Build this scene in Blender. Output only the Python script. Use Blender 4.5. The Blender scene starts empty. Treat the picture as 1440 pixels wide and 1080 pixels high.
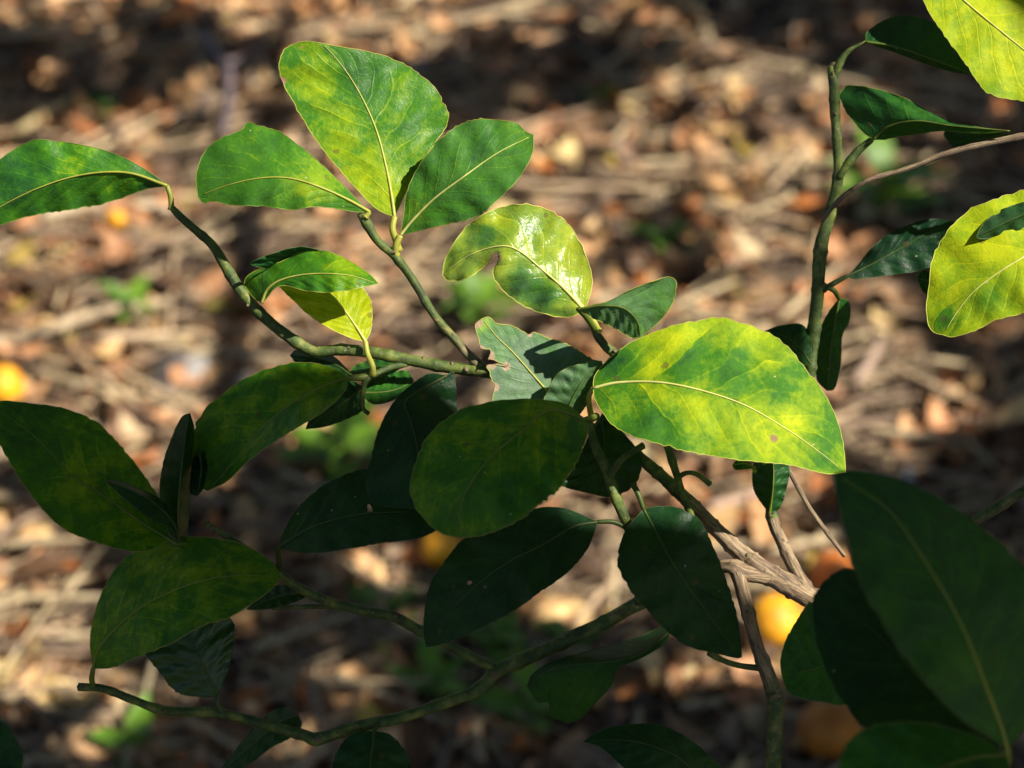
import bpy, math, random
import numpy as np
from mathutils import Vector, noise as mnoise

# ------------------------------------------------------------------ camera, sky, sun, exposure
scene = bpy.context.scene
PITCH = math.radians(34.0)            # camera looks down at the ground
CAM_H = 1.15
FOV = math.radians(28.0)
FOCUS = 0.75
cam_data = bpy.data.cameras.new('camera')
cam = bpy.data.objects.new('camera', cam_data)
scene.collection.objects.link(cam)
cam.location = (0, 0, CAM_H)
cam.rotation_euler = (math.pi / 2 - PITCH, 0, 0)
cam_data.sensor_width = 36.0
cam_data.lens = 18.0 / math.tan(FOV / 2)
cam_data.clip_start = 0.02
cam_data.clip_end = 500
cam_data.dof.use_dof = True
cam_data.dof.focus_distance = FOCUS
cam_data.dof.aperture_fstop = 8.0
scene.camera = cam

RIGHT = np.array([1.0, 0, 0])
UP = np.array([0, math.sin(PITCH), math.cos(PITCH)])
BACK = np.array([0, -math.cos(PITCH), math.sin(PITCH)])
CAMP = np.array([0, 0, CAM_H])
SUN = 0.60 * RIGHT + 0.50 * UP + 0.62 * BACK       # direction towards the sun
SUN = SUN / np.linalg.norm(SUN)

world = bpy.data.worlds.new('World')
scene.world = world
world.use_nodes = True
wn = world.node_tree
wn.nodes.clear()
wo = wn.nodes.new('ShaderNodeOutputWorld')
wb = wn.nodes.new('ShaderNodeBackground')
sky = wn.nodes.new('ShaderNodeTexSky')
sky.sky_type = 'NISHITA'
sky.sun_disc = False
sky.sun_elevation = math.asin(SUN[2])
sky.sun_rotation = math.atan2(SUN[0], SUN[1])
wb.inputs['Strength'].default_value = 0.05
wn.links.new(sky.outputs[0], wb.inputs['Color'])
wn.links.new(wb.outputs[0], wo.inputs['Surface'])

sun_data = bpy.data.lights.new('sun', 'SUN')
sun_data.energy = 5.0
sun_data.angle = math.radians(0.53)
sun_data.color = (1.0, 0.92, 0.78)
sun = bpy.data.objects.new('sun', sun_data)
scene.collection.objects.link(sun)
sun.location = (3, -1, 6)
sun.rotation_euler = Vector(SUN).to_track_quat('Z', 'Y').to_euler()

scene.view_settings.view_transform = 'Standard'
scene.view_settings.look = 'None'
scene.view_settings.exposure = 0.98
scene.view_settings.gamma = 1.0
scene.view_settings.use_curve_mapping = False
scene.render.engine = 'CYCLES'
scene.cycles.use_denoising = True
scene.cycles.max_bounces = 8
scene.cycles.sample_clamp_indirect = 4.0

random.seed(11)
rng = np.random.default_rng(11)
COL = scene.collection

# ------------------------------------------------------------------ helpers
KX = math.tan(FOV / 2) / 720.0        # photograph is 1440 px wide


def P(px, py, d):
    """point seen at photo pixel (px, py), d metres along the view axis"""
    return CAMP + (px - 720) * KX * d * RIGHT - (py - 540) * KX * d * UP - d * BACK


def G(px, py, z=0.0):
    """point of the ground under a photo pixel"""
    r = (px - 720) * KX * RIGHT - (py - 540) * KX * UP - BACK
    k = (z - CAM_H) / r[2]
    return CAMP + r * k


def catmull(pts, n):
    """smooth resample of a polyline (any dimension) at n points, even arc length"""
    p = np.array(pts, float)
    if len(p) == 2:
        t = np.linspace(0, 1, n)[:, None]
        return p[0] * (1 - t) + p[1] * t
    q = np.vstack([2 * p[0] - p[1], p, 2 * p[-1] - p[-2]])
    out = []
    m = 14
    for i in range(1, len(q) - 2):
        p0, p1, p2, p3 = q[i - 1], q[i], q[i + 1], q[i + 2]
        for j in range(m):
            t = j / m
            out.append(0.5 * ((2 * p1) + (-p0 + p2) * t + (2 * p0 - 5 * p1 + 4 * p2 - p3) * t * t
                              + (-p0 + 3 * p1 - 3 * p2 + p3) * t ** 3))
    out.append(p[-1])
    o = np.array(out)
    s = np.concatenate([[0], np.cumsum(np.linalg.norm(np.diff(o[:, :2], axis=0), axis=1) + 1e-9)])
    s /= s[-1]
    tt = np.linspace(0, 1, n)
    return np.stack([np.interp(tt, s, o[:, k]) for k in range(o.shape[1])], axis=1)


def fbm(x, y, z=0.0):
    return mnoise.fractal(Vector((x, y, z)), 1.0, 2.0, 3)


def make(name, verts, faces, mats, parent=None, uv=None, attrs=None, smooth=True, mat_idx=None, origin=None):
    """one mesh object; verts in world space, origin moved to `origin`"""
    v = np.array(verts, float)
    o = np.array(origin if origin is not None else (0, 0, 0), float)
    me = bpy.data.meshes.new(name)
    me.from_pydata((v - o).tolist(), [], faces)
    for m in (mats if isinstance(mats, (list, tuple)) else [mats]):
        me.materials.append(m)
    if mat_idx is not None:
        me.polygons.foreach_set('material_index', mat_idx)
    if uv is not None:
        lay = me.uv_layers.new(name='UVMap')
        li = np.empty(len(me.loops), int)
        me.loops.foreach_get('vertex_index', li)
        lay.data.foreach_set('uv', np.array(uv, float)[li].ravel())
    for k, a in (attrs or {}).items():
        a = np.array(a, float)
        if a.ndim == 1:
            at = me.attributes.new(k, 'FLOAT', 'POINT')
            at.data.foreach_set('value', a)
        else:
            at = me.attributes.new(k, 'FLOAT_COLOR', 'POINT')
            at.data.foreach_set('color', np.hstack([a, np.ones((len(a), 1))]).ravel())
    if smooth:
        me.polygons.foreach_set('use_smooth', np.ones(len(me.polygons), bool))
    me.update()
    ob = bpy.data.objects.new(name, me)
    COL.objects.link(ob)
    ob.location = o
    if parent is not None:
        ob.parent = parent
        ob.location = Vector(o) - world_loc(parent)
    return ob


def world_loc(o):
    l = Vector(o.location)
    while o.parent is not None:
        o = o.parent
        l = l + Vector(o.location)
    return l


def tag(o, label=None, cat=None, group=None, kind=None):
    if label: o['label'] = label
    if cat: o['category'] = cat
    if group: o['group'] = group
    if kind: o['kind'] = kind
    return o


def empty(name, loc):
    o = bpy.data.objects.new(name, None)
    o.empty_display_size = 0.05
    o.location = loc
    COL.objects.link(o)
    return o


def tube_geo(path, rad, sides=10, knob=0.0, seed=0.0, cap=True):
    """verts, faces, uv for a tube along path (N,3) with radii (N,)"""
    path = np.array(path); n = len(path)
    tan = np.gradient(path, axis=0)
    tan /= np.linalg.norm(tan, axis=1)[:, None] + 1e-12
    ref = np.array([0, 0, 1.0]) if abs(tan[0][2]) < 0.9 else np.array([1.0, 0, 0])
    nrm = np.cross(tan[0], ref); nrm /= np.linalg.norm(nrm)
    V, U, F = [], [], []
    L = 0.0
    for i in range(n):
        if i:
            nrm = nrm - tan[i] * np.dot(nrm, tan[i]); nrm /= np.linalg.norm(nrm)
            L += np.linalg.norm(path[i] - path[i - 1])
        bi = np.cross(tan[i], nrm)
        for j in range(sides):
            a = 2 * math.pi * j / sides
            r = rad[i]
            if knob:
                r *= 1 + 0.8 * knob * fbm(math.cos(a) * 1.4 + seed, math.sin(a) * 1.4, L * 90) \
                       + 0.7 * knob * fbm(math.cos(a) * 4.5 + seed, math.sin(a) * 4.5, L * 55 + 9)
            V.append(path[i] + r * (math.cos(a) * nrm + math.sin(a) * bi))
            U.append((j / sides, L))
    for i in range(n - 1):
        for j in range(sides):
            k = (j + 1) % sides
            F.append((i * sides + j, i * sides + k, (i + 1) * sides + k, (i + 1) * sides + j))
    if cap:
        for i, flip in ((0, True), (n - 1, False)):
            V.append(path[i] + (tan[i] * rad[i] * 0.4 * (-1 if flip else 1)))
            U.append((0.5, 0 if flip else L))
            c = len(V) - 1
            for j in range(sides):
                k = (j + 1) % sides
                F.append((i * sides + k, i * sides + j, c) if flip else (i * sides + j, i * sides + k, c))
    return V, F, U


# ------------------------------------------------------------------ materials
def new_mat(name):
    m = bpy.data.materials.new(name)
    m.use_nodes = True
    nt = m.node_tree
    nt.nodes.clear()
    out = nt.nodes.new('ShaderNodeOutputMaterial')
    return m, nt, out


class NB:
    """tiny node builder"""
    def __init__(s, nt): s.nt = nt
    def n(s, t, **kw):
        nd = s.nt.nodes.new(t)
        for k, v in kw.items(): setattr(nd, k, v)
        return nd
    def link(s, a, b): s.nt.links.new(a, b)
    def val(s, sock, v):
        if hasattr(v, 'is_linked') or hasattr(v, 'links'): s.link(v, sock)
        else: sock.default_value = v
    def math(s, op, a, b=0.0, c=None, clamp=False):
        nd = s.n('ShaderNodeMath', operation=op, use_clamp=clamp)
        s.val(nd.inputs[0], a); s.val(nd.inputs[1], b)
        if c is not None: s.val(nd.inputs[2], c)
        return nd.outputs[0]
    def ramp(s, fac, stops, interp='LINEAR'):
        nd = s.n('ShaderNodeValToRGB')
        cr = nd.color_ramp; cr.interpolation = interp
        while len(cr.elements) < len(stops): cr.elements.new(0.5)
        for e, (p, c) in zip(cr.elements, stops):
            e.position = p; e.color = (c[0], c[1], c[2], 1)
        s.link(fac, nd.inputs[0])
        return nd.outputs[0]
    def noise(s, vec, scale, detail=3.0, rough=0.55, dist=0.0):
        nd = s.n('ShaderNodeTexNoise')
        s.link(vec, nd.inputs['Vector'])
        nd.inputs['Scale'].default_value = scale
        nd.inputs['Detail'].default_value = detail
        nd.inputs['Roughness'].default_value = rough
        nd.inputs['Distortion'].default_value = dist
        return nd.outputs[0]
    def mixc(s, fac, a, b, mode='MIX'):
        nd = s.n('ShaderNodeMix', data_type='RGBA', blend_type=mode)
        s.val(nd.inputs[0], fac); s.val(nd.inputs[6], a); s.val(nd.inputs[7], b)
        return nd.outputs[2]
    def maprange(s, v, a, b, c=0.0, d=1.0, smooth=True):
        nd = s.n('ShaderNodeMapRange', interpolation_type='SMOOTHSTEP' if smooth else 'LINEAR')
        s.val(nd.inputs[0], v)
        for i, x in enumerate((a, b, c, d)): nd.inputs[i + 1].default_value = x
        return nd.outputs[0]


def leaf_material():
    m, nt, out = new_mat('citrus_leaf')
    b = NB(nt)
    tc = b.n('ShaderNodeTexCoord')
    oi = b.n('ShaderNodeObjectInfo')
    sep = b.n('ShaderNodeSeparateColor'); b.link(oi.outputs['Color'], sep.inputs[0])
    rough, transl, amp = sep.outputs[0], sep.outputs[1], sep.outputs[2]
    off = b.n('ShaderNodeVectorMath', operation='ADD')
    cmb = b.n('ShaderNodeCombineXYZ')
    rnd = b.math('MULTIPLY', oi.outputs['Random'], 7.0)
    b.link(rnd, cmb.inputs[0]); b.link(rnd, cmb.inputs[1])
    b.link(tc.outputs['Object'], off.inputs[0]); b.link(cmb.outputs[0], off.inputs[1])
    vec = off.outputs[0]
    yel = b.n('ShaderNodeAttribute', attribute_name='yel').outputs['Fac']
    uv = b.n('ShaderNodeUVMap', uv_map='UVMap')
    sx = b.n('ShaderNodeSeparateXYZ'); b.link(uv.outputs[0], sx.inputs[0])
    u, v = sx.outputs[0], sx.outputs[1]
    av = b.math('ABSOLUTE', v)
    # side veins: curved lines leaving the midrib towards the tip
    wob = b.math('MULTIPLY', b.math('SUBTRACT', b.noise(vec, 45, 2), 0.5), 0.16)
    curve = b.math('MULTIPLY', b.math('POWER', av, 0.85), 0.26)
    side = b.math('MULTIPLY', b.math('SIGN', v), 0.021)
    w = b.math('MULTIPLY', b.math('ADD', b.math('ADD', b.math('SUBTRACT', u, curve), wob), side), 9.0)
    fr = b.math('ABSOLUTE', b.math('SUBTRACT', b.math('FRACT', w), 0.5))
    vein = b.math('SUBTRACT', 1.0, b.maprange(fr, 0.0, 0.085))
    vein = b.math('MULTIPLY', vein, b.maprange(av, 0.55, 1.0, 1.0, 0.0))
    vein = b.math('MULTIPLY', vein, b.maprange(b.noise(vec, 80, 2), 0.28, 0.5))
    # blotchy chlorosis
    n1 = b.math('SUBTRACT', b.noise(vec, 85, 6, 0.66, 0.8), 0.5)
    n2 = b.math('SUBTRACT', b.noise(vec, 380, 4, 0.7), 0.5)
    y = b.math('ADD', yel, b.math('MULTIPLY', n1, amp))
    y = b.math('ADD', y, b.math('MULTIPLY', n2, 0.34))
    # each field between two side veins greens or yellows on its own
    sec = b.math('FLOOR', b.math('ADD', w, 0.5))
    sc3 = b.n('ShaderNodeCombineXYZ')
    b.link(sec, sc3.inputs[0]); b.link(b.math('SIGN', v), sc3.inputs[1]); b.link(rnd, sc3.inputs[2])
    wn_ = b.n('ShaderNodeTexWhiteNoise', noise_dimensions='3D'); b.link(sc3.outputs[0], wn_.inputs['Vector'])
    fld = b.math('MULTIPLY', b.math('SUBTRACT', wn_.outputs['Value'], 0.5), b.n('ShaderNodeAttribute', attribute_name='fld').outputs['Fac'])
    fld = b.math('MULTIPLY', fld, b.math('MULTIPLY', b.maprange(av, 0.0, 0.22), b.maprange(av, 0.75, 1.0, 1.0, 0.2)))
    fld = b.math('MULTIPLY', fld, b.maprange(b.noise(vec, 48, 4, 0.6), 0.34, 0.6, 0.25, 1.15))
    y = b.math('ADD', y, fld)
    # fine net of veinlets
    vn = b.n('ShaderNodeTexVoronoi', feature='DISTANCE_TO_EDGE'); b.link(vec, vn.inputs['Vector']); vn.inputs['Scale'].default_value = 420
    net = b.math('SUBTRACT', 1.0, b.maprange(vn.outputs['Distance'], 0.0, 0.12))
    y = b.math('ADD', y, b.math('MULTIPLY', net, 0.035))
    # green stays along the side veins of a chlorotic leaf, pale line on the vein
    y = b.math('ADD', y, b.math('MULTIPLY', vein, 0.095), clamp=True)
    col = b.ramp(y, [(0.0, (0.003, 0.028, 0.012)), (0.25, (0.014, 0.082, 0.013)), (0.48, (0.046, 0.178, 0.006)),
                     (0.72, (0.250, 0.375, 0.004)), (0.92, (0.480, 0.545, 0.005))])
    brn = b.n('ShaderNodeAttribute', attribute_name='brn').outputs['Fac']
    brn = b.maprange(b.math('ADD', brn, b.math('MULTIPLY', n2, 0.6)), 0.35, 0.6)
    col = b.mixc(brn, col, (0.30, 0.185, 0.095, 1))
    # specks
    vo = b.n('ShaderNodeTexVoronoi'); b.link(vec, vo.inputs['Vector']); vo.inputs['Scale'].default_value = 230
    sc = b.n('ShaderNodeSeparateColor'); b.link(vo.outputs['Color'], sc.inputs[0])
    sp = b.math('MULTIPLY', b.math('LESS_THAN', vo.outputs['Distance'], 0.09), b.math('GREATER_THAN', sc.outputs[0], 0.93))
    col = b.mixc(b.math('MULTIPLY', sp, 0.75), col, (0.55, 0.52, 0.40, 1))
    sp2 = b.math('MULTIPLY', b.math('LESS_THAN', vo.outputs['Distance'], 0.3), b.math('GREATER_THAN', sc.outputs[1], 0.975))
    col = b.mixc(b.math('MULTIPLY', sp2, 0.55), col, (0.10, 0.065, 0.02, 1))
    dust = b.math('MULTIPLY', b.maprange(b.noise(vec, 60, 6, 0.75), 0.3, 0.7, 0.35, 1.0), oi.outputs['Alpha'], clamp=True)  # pale dust film; higher per-leaf amounts paint a grey sheen into the colour
    dust_sheen_col = b.mixc(dust, col, (0.46, 0.52, 0.44, 1))
    # relief
    h = b.math('ADD', b.math('ADD', b.math('MULTIPLY', vein, -0.30), b.math('MULTIPLY', net, -0.12)), b.math('MULTIPLY', b.noise(vec, 900, 2, 0.6), 0.35))
    h = b.math('ADD', h, b.math('MULTIPLY', b.noise(vec, 130, 3, 0.5), 0.9))
    bp = b.n('ShaderNodeBump'); bp.inputs['Strength'].default_value = 0.45; bp.inputs['Distance'].default_value = 0.0007
    b.link(h, bp.inputs['Height'])
    pr = b.n('ShaderNodeBsdfPrincipled')
    b.link(dust_sheen_col, pr.inputs['Base Color'])
    rr = b.math('ADD', rough, b.math('MULTIPLY', b.math('SUBTRACT', b.noise(vec, 160, 4), 0.5), 0.22), clamp=True)
    b.link(rr, pr.inputs['Roughness'])
    b.link(b.maprange(rough, 0.32, 0.40, 0.5, 0.16), pr.inputs['Specular IOR Level'])
    b.link(bp.outputs[0], pr.inputs['Normal'])
    tr = b.n('ShaderNodeBsdfTranslucent')
    tcol = b.mixc(1.0, b.mixc(0.30, col, (0.22, 0.42, 0.01, 1)), (1.0, 1.0, 0.45, 1), 'MULTIPLY')
    b.link(tcol, tr.inputs['Color'])
    b.link(bp.outputs[0], tr.inputs['Normal'])
    mx = b.n('ShaderNodeMixShader')
    b.link(transl, mx.inputs[0]); b.link(pr.outputs[0], mx.inputs[1]); b.link(tr.outputs[0], mx.inputs[2])
    b.link(mx.outputs[0], out.inputs['Surface'])
    return m


def simple_attr_leaf(name, stops, rough=0.5, transl=0.15):
    """rib, margin, petiole: colour from attribute yel"""
    m, nt, out = new_mat(name)
    b = NB(nt)
    tc = b.n('ShaderNodeTexCoord')
    yel = b.n('ShaderNodeAttribute', attribute_name='yel').outputs['Fac']
    y = b.math('ADD', yel, b.math('MULTIPLY', b.math('SUBTRACT', b.noise(tc.outputs['Object'], 300, 3), 0.5), 0.25), clamp=True)
    col = b.ramp(y, stops)
    col = b.mixc(b.maprange(b.n('ShaderNodeAttribute', attribute_name='brn').outputs['Fac'], 0.25, 0.6), col, (0.36, 0.24, 0.13, 1))
    pr = b.n('ShaderNodeBsdfPrincipled'); b.link(col, pr.inputs['Base Color'])
    pr.inputs['Roughness'].default_value = rough
    tr = b.n('ShaderNodeBsdfTranslucent'); b.link(col, tr.inputs['Color'])
    mx = b.n('ShaderNodeMixShader'); mx.inputs[0].default_value = transl
    b.link(pr.outputs[0], mx.inputs[1]); b.link(tr.outputs[0], mx.inputs[2])
    b.link(mx.outputs[0], out.inputs['Surface'])
    return m


def bark_material():
    """attribute bark: 0 green young twig .. 1 old grey-brown corky bark"""
    m, nt, out = new_mat('citrus_bark')
    b = NB(nt)
    bark = b.n('ShaderNodeAttribute', attribute_name='bark').outputs['Fac']
    uv = b.n('ShaderNodeUVMap', uv_map='UVMap')
    tc = b.n('ShaderNodeTexCoord')
    mp = b.n('ShaderNodeMapping'); b.link(uv.outputs[0], mp.inputs[0]); mp.inputs['Scale'].default_value = (7, 48, 1)
    streak = b.noise(mp.outputs[0], 1.6, 5, 0.65, 1.2)
    fine = b.noise(tc.outputs['Object'], 700, 4, 0.65)
    mott = b.noise(tc.outputs['Object'], 160, 4, 0.6)
    green = b.ramp(mott, [(0.3, (0.016, 0.034, 0.004)), (0.5, (0.048, 0.082, 0.007)), (0.68, (0.15, 0.175, 0.022)), (0.8, (0.26, 0.21, 0.08))])
    old = b.ramp(streak, [(0.30, (0.045, 0.026, 0.014)), (0.45, (0.16, 0.105, 0.062)), (0.6, (0.32, 0.23, 0.135)), (0.75, (0.46, 0.35, 0.20))])
    fac = b.math('ADD', bark, b.math('MULTIPLY', b.math('SUBTRACT', mott, 0.5), 0.7), clamp=True)
    fac = b.maprange(fac, 0.3, 0.7)
    col = b.mixc(fac, green, old)
    col = b.mixc(b.maprange(fine, 0.60, 0.72, 0, 0.5), col, (0.36, 0.30, 0.20, 1))
    col = b.mixc(b.maprange(b.noise(tc.outputs['Object'], 330, 3, 0.5), 0.60, 0.70, 0, 0.75), col, (0.035, 0.024, 0.014, 1))
    h = b.math('ADD', b.math('MULTIPLY', streak, b.math('ADD', b.math('MULTIPLY', fac, 1.0), 0.2)), b.math('MULTIPLY', fine, 0.3))
    bp = b.n('ShaderNodeBump'); bp.inputs['Strength'].default_value = 0.9; bp.inputs['Distance'].default_value = 0.0011
    b.link(h, bp.inputs['Height'])
    pr = b.n('ShaderNodeBsdfPrincipled'); b.link(col, pr.inputs['Base Color'])
    pr.inputs['Roughness'].default_value = 0.62
    b.link(bp.outputs[0], pr.inputs['Normal'])
    b.link(pr.outputs[0], out.inputs['Surface'])
    return m


def litter_material():
    m, nt, out = new_mat('dead_litter')
    b = NB(nt)
    c = b.n('ShaderNodeAttribute', attribute_name='col').outputs['Color']
    tc = b.n('ShaderNodeTexCoord')
    n = b.noise(tc.outputs['Object'], 90, 5, 0.65)
    col = b.mixc(1.0, c, b.ramp(n, [(0.3, (0.62, 0.56, 0.50)), (0.7, (1.25, 1.22, 1.18))]), 'MULTIPLY')
    col = b.mixc(b.maprange(b.noise(tc.outputs['Object'], 230, 3), 0.6, 0.75, 0, 0.5), col, (0.05, 0.032, 0.02, 1))
    bp = b.n('ShaderNodeBump'); bp.inputs['Strength'].default_value = 0.5; bp.inputs['Distance'].default_value = 0.001
    b.link(n, bp.inputs['Height'])
    pr = b.n('ShaderNodeBsdfPrincipled'); b.link(col, pr.inputs['Base Color'])
    pr.inputs['Roughness'].default_value = 0.6
    pr.inputs['Specular IOR Level'].default_value = 0.35
    b.link(bp.outputs[0], pr.inputs['Normal'])
    tr = b.n('ShaderNodeBsdfTranslucent'); b.link(col, tr.inputs['Color'])
    mx = b.n('ShaderNodeMixShader'); mx.inputs[0].default_value = 0.12
    b.link(pr.outputs[0], mx.inputs[1]); b.link(tr.outputs[0], mx.inputs[2])
    b.link(mx.outputs[0], out.inputs['Surface'])
    return m


def soil_material():
    m, nt, out = new_mat('soil')
    b = NB(nt)
    tc = b.n('ShaderNodeTexCoord')
    n1 = b.noise(tc.outputs['Object'], 9, 8, 0.7)
    n2 = b.noise(tc.outputs['Object'], 70, 6, 0.7)
    col = b.ramp(n1, [(0.3, (0.020, 0.012, 0.008)), (0.5, (0.055, 0.033, 0.020)), (0.7, (0.14, 0.09, 0.053))])
    col = b.mixc(b.maprange(n2, 0.5, 0.68, 0, 0.6), col, (0.17, 0.11, 0.068, 1))
    bp = b.n('ShaderNodeBump'); bp.inputs['Strength'].default_value = 1.0; bp.inputs['Distance'].default_value = 0.012
    b.link(b.math('ADD', n1, n2), bp.inputs['Height'])
    pr = b.n('ShaderNodeBsdfPrincipled'); b.link(col, pr.inputs['Base Color'])
    pr.inputs['Roughness'].default_value = 0.95
    b.link(bp.outputs[0], pr.inputs['Normal'])
    b.link(pr.outputs[0], out.inputs['Surface'])
    return m


def noisy(name, c1, c2, scale, rough=0.6, bump=0.0, bscale=None, transl=0.0):
    m, nt, out = new_mat(name)
    b = NB(nt)
    tc = b.n('ShaderNodeTexCoord')
    col = b.ramp(b.noise(tc.outputs['Object'], scale, 5, 0.6), [(0.35, c1), (0.65, c2)])
    pr = b.n('ShaderNodeBsdfPrincipled'); b.link(col, pr.inputs['Base Color'])
    pr.inputs['Roughness'].default_value = rough
    if bump:
        bp = b.n('ShaderNodeBump'); bp.inputs['Strength'].default_value = 0.6; bp.inputs['Distance'].default_value = bump
        b.link(b.noise(tc.outputs['Object'], bscale or scale * 4, 3), bp.inputs['Height'])
        b.link(bp.outputs[0], pr.inputs['Normal'])
    sh = pr.outputs[0]
    if transl:
        tr = b.n('ShaderNodeBsdfTranslucent'); b.link(col, tr.inputs['Color'])
        mx = b.n('ShaderNodeMixShader'); mx.inputs[0].default_value = transl
        b.link(sh, mx.inputs[1]); b.link(tr.outputs[0], mx.inputs[2]); sh = mx.outputs[0]
    b.link(sh, out.inputs['Surface'])
    return m


M_LEAF = leaf_material()
M_RIB = simple_attr_leaf('leaf_rib', transl=0.3, stops=[(0.0, (0.030, 0.062, 0.012)), (0.4, (0.12, 0.17, 0.02)), (0.75, (0.44, 0.44, 0.06)), (1.0, (0.74, 0.72, 0.24))])
M_EDGE = simple_attr_leaf('leaf_margin', [(0.0, (0.020, 0.050, 0.012)), (0.3, (0.08, 0.13, 0.02)), (0.7, (0.40, 0.40, 0.05)), (1.0, (0.62, 0.58, 0.14))])
M_BARK = bark_material()
M_LITTER = litter_material()
M_SOIL = soil_material()
M_WEED = noisy('weed_leaf', (0.06, 0.15, 0.012), (0.16, 0.31, 0.025), 40, 0.5, transl=0.3)
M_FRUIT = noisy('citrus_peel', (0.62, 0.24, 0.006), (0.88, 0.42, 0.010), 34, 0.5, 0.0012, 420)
M_FRUIT_SHADE = noisy('citrus_peel_shade', (0.30, 0.085, 0.006), (0.52, 0.19, 0.010), 34, 0.6, 0.0012, 420)  # darker, redder copy of the peel, shade put into its colour
M_FRUIT_RED = noisy('citrus_peel_red', (0.55, 0.13, 0.02), (0.70, 0.22, 0.03), 30, 0.5, 0.0012, 420)
M_CALYX = noisy('fruit_calyx', (0.06, 0.06, 0.02), (0.14, 0.12, 0.05), 200, 0.8)
M_STONE = noisy('stone_grey', (0.20, 0.185, 0.18), (0.34, 0.32, 0.31), 40, 0.8, 0.003)
M_STONE_W = noisy('stone_white', (0.55, 0.54, 0.52), (0.75, 0.74, 0.72), 40, 0.7, 0.002)

# ------------------------------------------------------------------ ground
def ground_h(x, y):
    return 0.022 * fbm(x * 2.2, y * 2.2, 3.1) + 0.008 * fbm(x * 9, y * 9, 1.7)

gx = np.concatenate([[-60, -25, -10, -5, -3], np.linspace(-2, 2.4, 90), [3.5, 6, 12, 28, 60]])
gy = np.concatenate([[-60, -25, -10, -4, -1], np.linspace(0.2, 4.2, 90), [5.5, 8, 14, 30, 60]])
gv, gf = [], []
for yv in gy:
    for xv in gx:
        near = max(0.0, 1 - max(0, abs(xv) - 3) / 4) * max(0.0, 1 - max(0, abs(yv - 2) - 3) / 4)
        gv.append((xv, yv, ground_h(xv, yv) * near))
nx = len(gx)
for j in range(len(gy) - 1):
    for i in range(nx - 1):
        gf.append((j * nx + i, j * nx + i + 1, (j + 1) * nx + i + 1, (j + 1) * nx + i))
ground = make('ground', gv, gf, M_SOIL)
ground['kind'] = 'structure'

# ------------------------------------------------------------------ the citrus tree
TRUNK = np.array([0.66, 0.98, 0.0])
tree = empty('citrus_tree', TRUNK)
tag(tree, 'green and yellow mottled citrus branch with leaves spreading over the litter', 'tree')
SHADE_V, LIT_V = [], []           # world points that the crown overhead must shade / leave in the sun


def in_poly(x, y, poly):
    c = False
    j = len(poly) - 1
    for i in range(len(poly)):
        xi, yi = poly[i]; xj, yj = poly[j]
        if (yi > y) != (yj > y) and x < (xj - xi) * (y - yi) / (yj - yi + 1e-12) + xi:
            c = not c
        j = i
    return c


LEAF_N = [0]


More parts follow.
